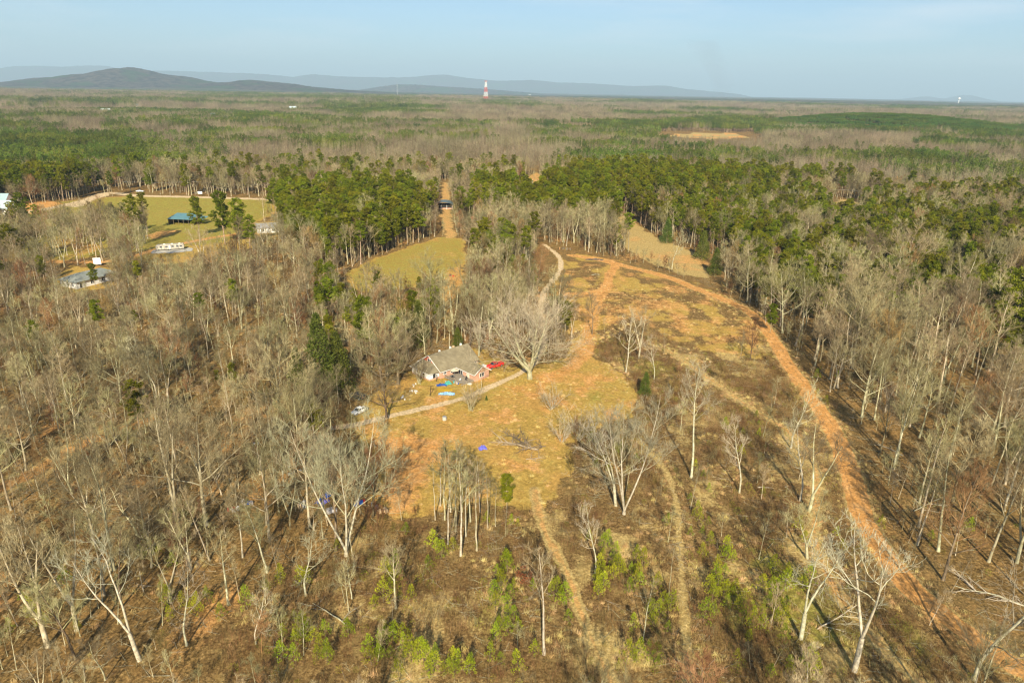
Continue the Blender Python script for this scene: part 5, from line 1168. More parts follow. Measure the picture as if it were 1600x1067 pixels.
def junkpile(name, x_, y_, lb, cols, n, spread, seed, cat='junk', bigness=1.0, flat=.5):
    o = site_w(name, x_, y_, 0, label=lb, cat=cat); r = random.Random(seed)
    for k in range(n):
        m_ = MB(); a, b_ = r.gauss(0, spread), r.gauss(0, spread * .7); q = r.random(); w_ = r.uniform(.25, .8) * bigness; d = r.uniform(.2, .6) * bigness; h = r.uniform(.15, .6) * bigness * (1 + flat)
        if q < .5: m_.box(a - w_ / 2, b_ - d / 2, -.05, a + w_ / 2, b_ + d / 2, h, r.uniform(0, 3.1))
        elif q < .8: m_.bar((a, b_, 0), (a + r.uniform(-.8, .8) * bigness, b_ + r.uniform(-.6, .6) * bigness, h), .07, 5)
        else: m_.blob((a, b_, h * .4), (w_ * .6, d * .6, h * .55), 7, 4, .2, r)
        m_.build('piece', r.choice(cols), o)
    return o
X_, Y_ = house_xy(1.2, -11.2); junkpile('junk_pile', X_, Y_, 'loose heap of dark and green things on the lawn left of the deck', [M_JUNK, M_TARPG, M_TARPN, M_WHITE], 9, 1.0, 4)
X_, Y_ = house_xy(3.6, -14.3)
o = empty('bath_tub', (X_, Y_, hz), A44 - .6, label='cream tub lying on the grass at the front corner of the deck', cat='tub'); m_ = MB(); m_.blob((0, 0, .3), (.85, .42, .32), 12, 6, 0); m_.build('shell', simple('cream_enamel', (.72, .62, .48), .3), o, smooth=True); MB().blob((0, 0, .5), (.68, .3, .16), 12, 6, 0).build('lining', M_CONC, o)
X_, Y_ = house_xy(-2.5, -9.5); junkpile('junk_pile', X_, Y_, 'scatter of small things along the sunroom wall', [M_JUNK, M_GREYWOOD, M_DARK], 8, 1.4, 8, bigness=.7)
def tarp(name, bx, by, w_, d, rz, h, m_, lb, seed, cat='tarp'):
    p = at(bx, by); o = MB().sheet(0, 0, w_, d, 0, h, seed, 16, 9).build(name, m_, None, label=lb, cat=cat); o.location = (p[0], p[1], float(height(*p)) + .02); o.rotation_euler = (0, 0, rz); return o
tarp('blue_tarp', 698, 615.5, 4.6, 1.7, .05, .6, M_TARPB, 'crumpled light blue tarp on the grass just above the driveway', 1)
tarp('ochre_tarp', 695, 609, 4.4, 2.2, .03, .12, M_TARPO, 'flat ochre tarp spread on the grass above the light blue tarp', 2)
tarp('green_tarp', 700, 600, 2.2, 1.6, .5, .9, M_TARPG, 'heaped teal green tarp below the brick house wall', 3); tarp('navy_tarp', 690, 602, 3.0, 1.3, .1, .5, M_TARPN, 'small dark navy tarp beside the teal heap', 4)
tarp('violet_tarp', 754, 701, 2.0, 1.6, .3, .9, M_PURP, 'bunched violet-blue tarp in the clearing left of the fallen branches', 5)
# post with a short crossbar
o = site('clothes_post', 672, 618, .2, label='dark leaning clothes post with short crossbar on the lawn', cat='post'); H_ = height_for(672, 618, 603); MB().bar((0, 0, -.2), (.35, .1, H_), .09).build('post', M_DARK, o); MB().bar((-.6, .1, H_ - .15), (1.0, .1, H_ - .1), .06).build('crossbar', M_DARK, o)
o = site('clothes_post', 682, 596, .2, label='short dark post near the sunroom corner', cat='post'); MB().bar((0, 0, -.2), (.1, 0, 2.2), .08).build('post', M_DARK, o); MB().bar((-.4, 0, 2.0), (.5, 0, 2.05), .05).build('crossbar', M_DARK, o)
o = site('water_tank', 694.5, 656, .3, label='small round grey tank standing in the yard below the driveway', cat='tank'); MB().bar((0, 0, -.1), (0, 0, .95), .55, 14).build('drum', M_CONC, o, bevel=.05); MB().bar((0, 0, .95), (0, 0, 1.05), .42, 14).build('lid', M_STEEL, o)
for a, b_, sd_ in ((645, 602, 1), (646, 612, 2), (633, 622, 3)):
    p = at(a, b_); junkpile('junk_pile', p[0], p[1], ['small white and grey heap left of the sunroom', 'small pale heap under the bare oak left of the house', 'pale scattered heap under the bare oak near the driveway'][sd_ - 1], [M_WHITE, M_JUNK, M_CONC, M_SIDING], 7, .7, 30 + sd_, bigness=.7)

# ---- vehicles
def loft(sections, closed=True):
    """sections: list of rings with the same number of points"""
    n = len(sections[0]); V = [p for s_ in sections for p in s_]; F_ = []
    for i in range(len(sections) - 1):
        for k in range(n): F_.append((i * n + k, i * n + (k + 1) % n, (i + 1) * n + (k + 1) % n, (i + 1) * n + k))
    F_.append(tuple(range(n))[::-1]); F_.append(tuple((len(sections) - 1) * n + k for k in range(n))); return MB().solid(V, F_)
def vehicle(name, x_, y_, rz, paint, lb, cat, kind='sedan', L_=4.8, W_=1.8):
    o = site_w(name, x_, y_, rz, label=lb, cat=cat); h = W_ / 2
    if kind == 'sedan': prof = [(-.5, .38, .62, .80), (-.47, .26, .78, .90), (-.38, .24, .86, .97), (-.2, .24, .93, 1), (.1, .24, .96, 1), (.3, .24, .98, 1), (.43, .26, .96, .95), (.49, .32, .84, .88), (.5, .4, .68, .82)]
    else: prof = [(-.5, .5, .85, .84), (-.47, .36, 1.02, .94), (-.36, .34, 1.08, 1), (-.2, .34, 1.12, 1), (.1, .34, 1.12, 1), (.12, .34, 1.12, 1), (.3, .34, 1.12, 1), (.48, .36, 1.12, .98), (.5, .42, 1.08, .96)]
    secs = [[(q * L_, -h * w_, zl), (q * L_, -h * w_ * 1.0, (zl + zt) / 2), (q * L_, -h * w_ * .96, zt - .06), (q * L_, -h * w_ * .80, zt), (q * L_, h * w_ * .80, zt), (q * L_, h * w_ * .96, zt - .06), (q * L_, h * w_, (zl + zt) / 2), (q * L_, h * w_, zl)] for q, zl, zt, w_ in prof]
    body = loft(secs).build('body', paint, o, smooth=False, bevel=.03)
    if kind == 'sedan': st = [(-.24, .92, 1.0), (-.10, 1.38, .86), (.16, 1.42, .84), (.34, .98, .95)]
    elif kind == 'suv': st = [(-.24, 1.1, 1.0), (-.13, 1.68, .88), (.40, 1.70, .86), (.485, 1.15, .96)]
    else: st = [(-.22, 1.1, 1.0), (-.12, 1.68, .86), (.08, 1.70, .86), (.13, 1.12, .96)]
    z0 = .9 if kind == 'sedan' else 1.05
    def cab(shr, dz, x0=0, x1=0): return [[(q * L_, -h * w_ * .93, z0 - .02), (q * L_, -h * w_ * .93 * (1 if i in (0, 3) else .86) + shr, zt + dz), (q * L_, h * w_ * .93 * (1 if i in (0, 3) else .86) - shr, zt + dz), (q * L_, h * w_ * .93, z0 - .02)] for i, (q, zt, w_) in enumerate(st)]
    gl = loft(cab(0, 0)).build('windows', M_GLASS, o)
    q1, q2 = st[1], st[2]; wr = h * .86 * .80
    MB().box(q1[0] * L_ + .03, -wr, min(q1[1], q2[1]) - .03, q2[0] * L_ - .03, wr, max(q1[1], q2[1]) + .035).build('roof', paint, o, bevel=.02)
    pl = MB()
    for s_ in (1, -1):
        for (qa, za, wa), (qb, zb, wb) in ((st[0], st[1]), (st[3], st[2])): pl.bar((qa * L_, s_ * h * wa * .93, z0), (qb * L_, s_ * h * wb * .8, zb), .045, 4)
        xm = (q1[0] + q2[0]) / 2 * L_; pl.bar((xm, s_ * h * .94, z0), (xm, s_ * h * .75, q1[1]), .05, 4)
    pl.build('pillar', paint, o)
    r_ = .33 if kind == 'sedan' else .39
    for qx in (-.32, .31):
        for s_ in (1, -1):
            wh = MB().bar((qx * L_, s_ * (h - .2), r_), (qx * L_, s_ * (h + .02), r_), r_, 14).build('wheel', M_RUBBER, o); MB().bar((qx * L_, s_ * (h + .01), r_), (qx * L_, s_ * (h + .04), r_), r_ * .58, 10).build('rim', M_STEEL, wh)
    for s_ in (1, -1):
        MB().box(-.503 * L_, s_ * h * .55 - .18, .58 if kind == 'sedan' else .78, -.485 * L_, s_ * h * .55 + .18, .72 if kind == 'sedan' else .95).build('headlight', M_STEEL, o); MB().box(.49 * L_, s_ * h * .6 - .14, .68 if kind == 'sedan' else .8, .504 * L_, s_ * h * .6 + .14, .82 if kind == 'sedan' else 1.0).build('tail_light', M_RED, o)
    if kind == 'pickup': MB().box(.15 * L_, -h * .82, 1.08, .485 * L_, h * .82, 1.125).build('bed_floor', M_DARK if paint is not M_RED else M_RED, o)
    return o
vehicle('white_sedan', -39.85, 162.4, rad(54), M_CARW, 'white sedan parked at the left edge of the clay yard', 'car')
vehicle('black_car', -42.4, 171.5, rad(-30), M_CARK, 'dark car parked behind the white sedan under the bare oak', 'car', 'suv', 4.7, 1.85)
vehicle('red_pickup', -5.2, 197.7, rad(40), M_RED, 'bright red pickup parked at the right end of the brick house', 'pickup', 'pickup', 6.0, 2.0)
p = at(219, 300); vehicle('white_pickup', p[0], p[1], rad(5), M_CARW, 'white pickup standing on the country road beyond the green pasture', 'pickup', 'pickup', 5.8, 2.0)
X_, Y_ = house_xy(15.0, -7.3); o = empty('utility_trailer', (X_, Y_, hz), A44, label='small white trailer between the wing and the red pickup', cat='trailer')
MB().box(-.9, -.7, .45, .9, .7, 1.0).build('box', M_WHITE, o, bevel=.04)
for s_ in (1, -1): MB().bar((0, s_ * .72, .3), (0, s_ * .86, .3), .3, 12).build('wheel', M_RUBBER, o)

# ---- fallen branches in the clearing
def fallen(name, bx, by, rz, L_, lb, seed, nl, rt=.22, m_=M_GREYWOOD, cat='fallen tree', flat=.35):
    r = np.random.default_rng(seed); T = Wood(); C = Wood()
    pts = limb(T, np.array([-L_ / 2, 0, .25]), np.array([1.0, 0, .02]), L_, rt, .05, 8, 6, r, .08, .0)
    for k in range(nl):
        f = r.uniform(.15, .98) * 8; i = min(int(f), 7); p_ = pts[i]; a = (1 if k % 2 else -1) * r.uniform(.5, 1.25); LL = L_ * r.uniform(.2, .5)
        lp = limb(C, p_, unit(np.array([math.cos(a), math.sin(a), r.uniform(-.1, flat)])), LL, rt * r.uniform(.35, .6), .03, 5, 4, r, .13, -.02)
        for b_ in range(7):
            j = r.integers(1, 5); C.seg(lp[j], lp[j] + unit(np.array([math.cos(a + r.normal(0, .7)), math.sin(a + r.normal(0, .7)), r.uniform(-.1, .5)])) * LL * r.uniform(.2, .5), .03, .01, 3)
    p_ = at(bx, by); o = empty(name, (p_[0], p_[1], float(height(*p_))), rz, label=lb, cat=cat); tm, cm_ = proto_parts(T, C, m_, m_, name); add('trunk', tm, o); add('branch_mass', cm_, o); return o
fallen('fallen_tree', 808, 697, 2.75, 10.5, 'fallen grey tree with spread broken limbs in the clearing', 5, 16, .32)
fallen('fallen_branch', 848, 716, .25, 8, 'long pale fallen branch below the fallen tree in the clearing', 6, 7, .13); fallen('fallen_branch', 785, 675, 2.2, 5, 'thin pale branch at the upper left of the fallen tree', 7, 5, .08); fallen('fallen_branch', 822, 690, .9, 4, 'short stubby branch heap behind the fallen tree', 8, 9, .14)
fallen('fallen_branch', 518, 958, 2.4, 8, 'bowed white branch on the slope at the bottom left', 12, 4, .11, M_SNAG); fallen('fallen_branch', 1305, 965, .6, 10, 'fallen white branches left of the twin-trunk snag', 13, 8, .12, M_SNAG); fallen('fallen_branch', 1560, 935, 2.6, 14, 'big fallen pale tree top in the lower right woods', 14, 12, .2, M_SNAG)
fallen('fallen_tree', 815, 694, 2.2, 8, 'tangled brown brush heap on top of the fallen tree in the clearing', 15, 26, .10, M_WOODP, 'brush heap', .8); fallen('fallen_branch', 830, 700, 3.3, 7, 'brown broken limbs at the right end of the fallen tree', 16, 16, .14, M_WOODP, flat=.5)
o = fallen('fallen_log', 1209, 762, .08, 7.5, 'straight pale fallen log lying in the brush left of the dirt road', 9, 1, .16, M_SNAG, 'log')
for a, b_, rz_, L2, sd_ in ((930, 430, .3, 4, 50), (1385, 700, 2.0, 9, 51), (1450, 790, .5, 10, 52), (985, 740, .6, 4, 54)): fallen('fallen_branch', a, b_, rz_, L2, {50: 'thin branch lying on the upper field clay', 51: 'pale fallen trunk between the trees right of the dirt road', 52: 'long fallen trunk on shaded ground in the right woods', 54: 'small fallen branch right of the clearing'}[sd_], sd_, 5, .12, M_SNAG)
# dark burnt patch and dirt pile at the head of the road
o = site('burn_pile', 926, 405.5, 0, label='low dark burnt heap at the head of the dirt road', cat='heap'); m_ = MB()
for k in range(14): m_.blob((random.gauss(0, 2.6), random.gauss(0, .9), .05), (random.uniform(.8, 1.8), random.uniform(.5, 1), random.uniform(.15, .35)), 8, 4, .2)
m_.build('ash', simple('grey_ash', (.12, .10, .085), .95, .4, 2), o); MB().bar((-4, -1, .2), (3, -2.2, .3), .12, 5, .05).build('charred_branch', M_DARK, o)
junkpile('brush_heap', *at(884, 390), 'brown brush heap at the wood edge behind the driveway bend', [M_REDTWIG, M_DARKBARK, M_WOODP], 22, 1.8, 77, 'heap', 2.0, .3)
# ---- junk in the left woods
for bx_, by_, w_, d_, rz_, h_, mm, lb in [(512, 774, 1.7, 1.7, .7, .8, M_TARPN, 'dark blue tarp bundle in the woods right behind the big pale tree'), (500, 783, .9, 2.4, -.45, .5, M_TARPN, 'left one of two narrow dark blue bundles in the woods'), (507, 786, .9, 2.6, -.5, .5, M_PURP, 'violet-blue narrow bundle beside a dark blue one'), (518, 798, 2.2, 1.8, .2, .6, M_JUNK, 'grey-brown cover lying below the blue bundles')]:
    p = at(bx_, by_); o = MB().sheet(0, 0, w_, d_, 0, h_, int(bx_), 9, 8, .1).build('tarp_bundle', mm, None, label=lb, cat='tarp'); o.location = (p[0], p[1], float(height(*p))); o.rotation_euler = (0, 0, rz_)
for bx_, by_, lb, cs_, n_, sp2, sd_ in [(368, 797, 'white and rusty junk pile on the open ground of the left woods', [M_WHITE, M_SIDING, M_REDP], 8, .6, 61), (385, 787, 'blue and white junk pile right of the rusty one', [M_WHITE, M_TARPN, M_JUNK], 9, .6, 62), (558, 788, 'dark junk heap behind the big pale tree by the clay yard', [M_DARK, M_TARPN, M_CARK, M_REDP], 9, .8, 63),
                                     (585, 792, 'small grey bin at the edge of the clay yard', [M_STEEL, M_JUNK], 3, .3, 64), (600, 800, 'pale broken sheets at the lower edge of the clay yard', [M_CHIP, M_CONC], 7, .7, 65), (470, 790, 'pale scrap between the straight bare trees', [M_CHIP, M_JUNK, M_CONC], 7, .7, 66), (455, 738, 'white scrap scattered under the trees near the yard', [M_WHITE, M_CONC, M_JUNK], 8, 1.2, 67),
                                     (400, 694, 'white sheet metal lying in the left woods', [M_WHITE, M_STEEL], 4, .6, 68), (452, 646, 'faded red drum under the low many-trunked tree', [M_REDP], 2, .2, 69), (478, 735, 'dark heap under the trees left of the clay yard', [M_DARK, M_JUNK], 7, .8, 70), (705, 432, 'dark red cart in the clay corridor above the house', [M_DARK, M_WOODP, M_DARK, M_REDP], 5, .7, 71)]:
    p = at(bx_, by_); junkpile('junk_pile', p[0], p[1], lb, cs_, n_, sp2, sd_)

# ---- buildings of the neighbours
b1 = site('barn_house', 122, 446, 1.15, label='white building with large grey hipped roof behind pines at the left', cat='house')
m_ = MB().box(-4, -5, -.5, 15, 5, 3.0); m_.build('wall', M_SIDING, b1)
r_ = MB(); r_.slab([(-4.8, -5.8, 2.9), (15.8, -5.8, 2.9), (11, 0, 5.2), (0, 0, 5.2)], .15); r_.slab([(15.8, 5.8, 2.9), (-4.8, 5.8, 2.9), (0, 0, 5.2), (11, 0, 5.2)], .15); r_.slab([(-4.8, 5.8, 2.9), (-4.8, -5.8, 2.9), (0, 0, 5.2)], .15); r_.slab([(15.8, -5.8, 2.9), (15.8, 5.8, 2.9), (11, 0, 5.2)], .15); r_.build('roof', simple('grey_green_shingles', (.22, .235, .21), .9, .2, .6), b1)
for u in (-2.8, .2, 3.2): window(b1, u, .9, 1.3, 1.4, '-x', -4)
window(b1, -2, .05, 1.0, 2.1, '-y', -5, M_WHITE, 'door', False); window(b1, 3, .9, 1.4, 1.4, '-y', -5); window(b1, 8, .9, 1.4, 1.4, '-y', -5)
o = site('white_board', 153, 416, .25, label='square white board standing behind the grey roofed barn house', cat='board'); MB().box(-1.6, -.05, .9, 1.6, .05, 3.9).build('panel', M_WHITE, o); MB().bar((-1.3, 0, -.2), (-1.3, 0, .9), .08).bar((1.3, 0, -.2), (1.3, 0, .9), .08).build('post', M_WOODP, o)
wh = empty('white_farmhouse', (-349, 437, float(height(-325, 437))), 0.06, label='white farmhouse with pale blue metal roof at the left edge', cat='house')
gable_house(wh, 27, 10, 4.6, 8.6, M_WHITE, M_PALEROOF, .6, wins=[(23.5, 1.6, 2.4, 1.7, '-y', -5), (17.0, 1.2, 3.0, 2.0, '-y', -5), (10, 1.6, 2.4, 1.7, '-y', -5), (3, 1.6, 2.4, 1.7, '-y', -5), (0, 1.6, 1.6, 1.6, 'x', 27)], z0=-1)
m_ = MB().box(15, -5.8, -1, 20.3, -1, 6.9); dm = m_.build('porch_wall', M_WHITE, wh); MB().slab([(14.6, -6.5, 6.7), (20.7, -6.5, 6.7), (20.7, 0.2, 8.2), (14.6, 0.2, 8.2)], .15).build('porch_roof', M_PALEROOF, wh); window(wh, 17.6, 4.6, 2.6, 1.3, '-y', -5.8); window(wh, 17.6, 1.0, 3.4, 2.0, '-y', -5.8)
wb = empty('white_barn', (-368, 462, float(height(-340, 462))), 0.06, label='second white building with grey-blue roof behind the farmhouse at the left edge', cat='barn'); gable_house(wb, 27, 9, 5, 9, M_WHITE, simple('aqua_roof_metal', (.34, .46, .48), .4, .1, .3, .1), .5, wins=[(0, 1.6, 1.6, 1.6, 'x', 27)], z0=-1)
bb = site('blue_roofed_barn', 291, 349, -.12, label='open pole barn with teal metal roof in the green pasture', cat='barn')
MB().slab([(-8.5, -5.5, 3.4), (8.5, -5.5, 3.4), (8.5, 5.5, 5.2), (-8.5, 5.5, 5.2)], .15).build('roof', M_TEAL, bb)
for k in range(6):
    MB().box(-8.2 + k * 3.24, -5.3, -.4, -7.98 + k * 3.24, -5.08, 3.25).build('post', M_WOODP, bb); MB().box(-8.2 + k * 3.24, 5.0, -.4, -7.98 + k * 3.24, 5.2, 4.9).build('post', M_WOODP, bb)
MB().box(-8.2, 4.85, -.4, 8.2, 4.98, 4.8).box(-8.2, -5.0, -.4, -8.1, 4.84, 3.2).box(8.1, -5.0, -.4, 8.2, 4.84, 3.2).build('wall', M_WOODP, bb)
MB().slab([(8.9, -4, 3.0), (13, -4, 3.0), (13, 4, 4.2), (8.9, 4, 4.2)], .12).build('side_roof', M_TEAL, bb)
wc = site('white_cottage', 402, 363, .35, label='small white cottage with grey roof half hidden by pines in the pasture', cat='house'); gable_house(wc, 12, 8, 3, 5.2, M_WHITE, simple('grey_shingles', (.24, .23, .22), .9, .2, .6), .5, wins=[(0, 1.0, 1.2, 1.4, 'x', 12), (-2.4, 1.0, 1.0, 1.4, 'x', 12), (3, 1.0, 1.4, 1.4, '-y', -4), (9, 1.0, 1.4, 1.4, '-y', -4)], door=('-y', 6, -4))
# camper trailer
rv = empty('camper_trailer', (-175.4, 343, float(height(-175.4, 343))), rad(22), label='long dirty white camper trailer parked on a gravel pad below the pasture', cat='trailer')
m_ = MB(); n_ = 7; m_.solid([(-6.2, -1.3, .6), (6.2, -1.3, .6), (6.6, -1.3, 1.6), (6.2, -1.3, 3.0), (-5.6, -1.3, 3.0), (-6.6, -1.3, 2.4), (-6.6, -1.3, 1.3)] + [(-6.2, 1.3, .6), (6.2, 1.3, .6), (6.6, 1.3, 1.6), (6.2, 1.3, 3.0), (-5.6, 1.3, 3.0), (-6.6, 1.3, 2.4), (-6.6, 1.3, 1.3)], [(0, 1, 2, 3, 4, 5, 6), (13, 12, 11, 10, 9, 8, 7)] + [(i, i + 7, (i + 1) % 7 + 7, (i + 1) % 7) for i in range(7)]); m_.build('body', M_RV, rv)
for u in (-4.2, -1.6, 1.2, 3.4, 5.0): window(rv, u, 1.6, .9, .7, '-y', -1.3, M_STEEL)
window(rv, -.2, .75, .7, 1.9, '-y', -1.3, M_STEEL, 'door', False, M_WHITE)
for u in (-3, .5, 4): MB().box(u, -.4, 3.0, u + .9, .4, 3.25).build('roof_unit', M_WHITE, rv)
for u in (-1, .1): MB().bar((u, -1.32, .38), (u, -1.1, .38), .38, 12).build('wheel', M_RUBBER, rv); MB().bar((u, 1.1, .38), (u, 1.32, .38), .38, 12).build('wheel', M_RUBBER, rv)
MB().bar((-6.4, -.6, .6), (-7.8, 0, .55), .06).bar((-6.4, .6, .6), (-7.8, 0, .55), .06).build('hitch', M_STEEL, rv)
o = MB().sheet(0, 0, 19, 9, 0, .02, 33, 20, 9, .05).build('gravel_pad', M_CONC, kind='structure'); o.location = (-173.5, 340.5, float(height(-173.5, 340.5)) + .04); o.rotation_euler = (0, 0, rad(22))
# sheds in the middle
sh = site('curved_roof_shed', 694, 326, 0.05, label='open shed with curved dark roof and brick front at the top of the clay corridor', cat='shed')
r_ = MB(); n_ = 9; arc = [(-6.5 * math.cos(math.pi * i / n_), 2.8 + 2.3 * math.sin(math.pi * i / n_)) for i in range(n_ + 1)]
for i in range(n_): (xa, za), (xb, zb) = arc[i], arc[i + 1]; r_.slab([(xa, -4.5, za), (xb, -4.5, zb), (xb, 8, zb), (xa, 8, za)], .12)
r_.build('roof', M_DKROOF, sh); MB().box(-6, 7.6, -.3, 6, 7.8, 2.8).box(-6.2, -4, -.3, -6, 7.6, 2.8).box(6, -4, -.3, 6.2, 7.6, 2.8).box(-6, -2.8, -.3, 6, -2.7, .9).build('wall', M_BRICK, sh)
for u in (-5.9, -2, 2, 5.7): MB().box(u, -4.2, -.3, u + .22, -3.98, 3.0).build('post', M_WHITE, sh)
MB().box(-5.6, -1.5, 0, 5.6, 7.5, 2.7).build('shade_block', M_DARK, sh); MB().slab([(-9.8, -2.5, 2.7), (-6.3, -2.5, 3.5), (-6.3, 6, 3.5), (-9.8, 6, 2.7)], .12).build('side_roof', M_DKROOF, sh)  # the shed's shaded inside is a solid block coloured near-black
rs = site('red_shed', 738, 347, -.1, label='small bright red shed roof among grey trees beside the narrow cedar', cat='shed'); gable_house(rs, 5.2, 3.5, 2.2, 3.2, M_REDP, M_REDP, .3, wins=[(2.6, .8, .9, .9, '-y', -1.75)])
fs = site('white_house', 655, 285, .1, label='low pale house in the bare woods above the dark roofed shed', cat='house'); gable_house(fs, 12, 7, 2.8, 4.6, M_SIDING, M_DKROOF, .4, wins=[(3, 1, 1.2, 1.2, '-y', -3.5), (9, 1, 1.2, 1.2, '-y', -3.5)])
o = site('boom_lift', 824, 291, .1, label='yellow beam machine with white slanted arm at the far end of the woods', cat='machine')
MB().box(-6.5, -.8, 2.6, .5, .8, 3.7).build('boom', M_YEL, o); MB().bar((1.4, 0, .4), (4.6, 0, 5.4), .38, 4).bar((4.6, 0, 5.4), (5.0, 0, 1.0), .3, 4).build('arm', M_WHITE, o); MB().bar((-6, 0, 0), (-6, 0, 6.2), .2, 5).build('mast', M_WHITE, o); MB().box(-4.5, -1.2, .5, 1.8, 1.2, 1.6).build('chassis', M_YEL, o)
for u in (-3.5, .8):
    for s_ in (1, -1): MB().bar((u, s_ * 1.0, .55), (u, s_ * 1.4, .55), .55, 12).build('wheel', M_RUBBER, o)
# poles and wires
def pole_line(pts, H_, labels):
    tops = []
    for (bx_, by_), lb in zip(pts, labels):
        o = site('utility_pole', bx_, by_, .05, label=lb, cat='utility pole'); MB().bar((0, 0, -.5), (0, 0, H_), .16, 7, .11).build('pole', M_GREYWOOD, o); MB().box(-1.1, -.06, H_ - 1.0, 1.1, .06, H_ - .85).build('crossarm', M_GREYWOOD, o)
        for u in (-.9, .9): MB().bar((u, 0, H_ - .85), (u, 0, H_ - .6), .06).build('insulator', M_STEEL, o)
        tops.append(Vector(o.location) + Vector((0, 0, H_ - .6)))
    return tops
def wire(tops, lb):
    m_ = MB()
    for a, b_ in zip(tops[:-1], tops[1:]):
        for off in (-.9, .9):
            pr_ = None
            for k in range(13):
                q = a.lerp(b_, k / 12) + Vector((off, 0, -6 * (k / 12) * (1 - k / 12)))
                if pr_ is not None: m_.bar(pr_, q, .035, 3)
                pr_ = q
    m_.build('power_line', M_STEEL, label=lb, cat='power line')
tp = pole_line([(45, 303), (172, 303), (305, 305), (432, 309)], 11, ['utility pole at the wood edge behind the orange clay field', 'utility pole where the gravel lane meets the road', 'utility pole behind the blue roofed barn by the road', 'utility pole at the right end of the green pasture']); wire(tp, 'two thin wires along the country road behind the pasture')
tp = pole_line([(1200, 312), (1315, 317), (1420, 318)], 11, ['utility pole sunk in the pine belt', 'pale utility pole in the small straw gap of the pine woods', 'utility pole among grey trees right of the straw gap']); wire(tp, 'two thin wires crossing the straw gap in the pine woods')
o = site('road_sign', 313, 306, 0, label='blank white roadside board across the road from the blue roofed barn', cat='sign'); MB().box(-1.7, -.05, 1.4, 1.7, .05, 3.2).build('board', M_WHITE, o); MB().bar((-1.3, .1, -.2), (-1.3, .1, 1.5), .08).bar((1.3, .1, -.2), (1.3, .1, 1.5), .08).build('post', M_WOODP, o)
# fence along the pasture track
fo = site('wire_fence', 300, 383, 0, label='low post fence along the pasture edge above the camper trailer', cat='fence'); f0 = Vector(fo.location); prev = None
for k, P_ in enumerate(line([(190, 402), (250, 388), (300, 381), (360, 372), (420, 364)])):
    z_ = float(height(*P_)); q = Vector((P_[0], P_[1], z_)) - f0; MB().bar(q + Vector((0, 0, -.3)), q + Vector((0, 0, 1.3)), .09, 5).build('post', M_GREYWOOD, fo)
    if prev: MB().bar(prev + Vector((0, 0, 1.1)), q + Vector((0, 0, 1.1)), .03, 3).bar(prev + Vector((0, 0, .6)), q + Vector((0, 0, .6)), .03, 3).build('wire', M_STEEL, fo)
    prev = q
# far houses
for bx_, by_, w_, lb, wm, rm in [(196, 170, 26, 'tan far house among trees below the mountain', M_CHIP, M_REDP), (214, 171, 24, 'white far house right of the tan one', M_WHITE, M_DKROOF), (160, 182, 40, 'long white far building at the edge of a pale field', M_WHITE, M_PALEROOF), (453, 176, 44, 'white far house group in the woods', M_WHITE, M_PALEROOF), (330, 190, 22, 'pale far house between pines', M_SIDING, M_DKROOF),
                                  (1130, 169, 40, 'small white far building right of the tower', M_WHITE, M_TOWR), (1382, 176, 40, 'white far building above the planted hill', M_WHITE, M_PALEROOF), (864, 164, 26, 'white far house right of the tower', M_WHITE, M_DKROOF), (888, 165, 30, 'pale far house with red roof right of the tower', M_CHIP, M_TOWR), (826, 152, 60, 'white speck of a building near the horizon', M_WHITE, M_WHITE)]:
    p = at(bx_, by_, True); k_ = math.hypot(*p); w_ = w_ * .55; o = empty('farmhouse', (p[0], p[1], float(height(*p)) + 8), .1, label=lb, cat='house'); gable_house(o, w_, w_ * .45, 7, 12, wm, rm, .8, z0=-9, wins=[(w_ * .25, 2, 3, 3, '-y', -w_ * .225), (w_ * .7, 2, 3, 3, '-y', -w_ * .225)])
# red and white lattice tower
d = ray(759, 161); k_ = 5200 / d[1]; tx, ty = d[0] * k_, 5200.0; tz = float(height(tx, ty))
d2 = ray(759, 127.5); HT = CAM_H + d2[2] * 5200 / d2[1] - tz
tw = empty('lattice_tower', (tx, ty, tz), .5, label='tall red and white lattice tower standing above the far woods', cat='tower')
nl_ = 14; hw = lambda z: 11 * (1 - z / HT) ** 1.0 + 3.5
bands = [0, .28, .52, .74, 1.0]
for bi in range(4):
    m_ = MB()
    for k in range(nl_):
        z0_, z1_ = HT * k / nl_, HT * (k + 1) / nl_; f = (z0_ + z1_) / 2 / HT
        if not (bands[bi] <= f < bands[bi + 1]): continue
        a, b_ = hw(z0_), hw(z1_); C4 = [(-1, -1), (1, -1), (1, 1), (-1, 1)]
        for i in range(4):
            p0, p1 = C4[i], C4[(i + 1) % 4]
            m_.bar((p0[0] * a, p0[1] * a, z0_), (p0[0] * b_, p0[1] * b_, z1_), .8, 4); m_.bar((p0[0] * a, p0[1] * a, z0_), (p1[0] * b_, p1[1] * b_, z1_), .42, 4); m_.bar((p1[0] * a, p1[1] * a, z0_), (p0[0] * b_, p0[1] * b_, z1_), .42, 4); m_.bar((p0[0] * b_, p0[1] * b_, z1_), (p1[0] * b_, p1[1] * b_, z1_), .6, 4)
    m_.build('lattice_section', M_TOWR if bi % 2 == 0 else M_TOWW, tw)
MB().box(-8, -8, HT, 8, 8, HT + 3).build('platform', M_TOWR, tw)
d = ray(1497, 163); k_ = 9000 / d[1]; wt = empty('water_tower', (d[0] * k_, 9000, float(height(d[0] * k_, 9000)) + 5), 0, label='tiny white water tower on the horizon at the right', cat='water tower'); m_ = MB(); m_.blob((0, 0, 58), (16, 16, 13), 12, 8, 0); m_.build('tank', M_WHITE, wt, smooth=True); MB().bar((0, 0, -10), (0, 0, 50), 4, 8).build('column', M_WHITE, wt)
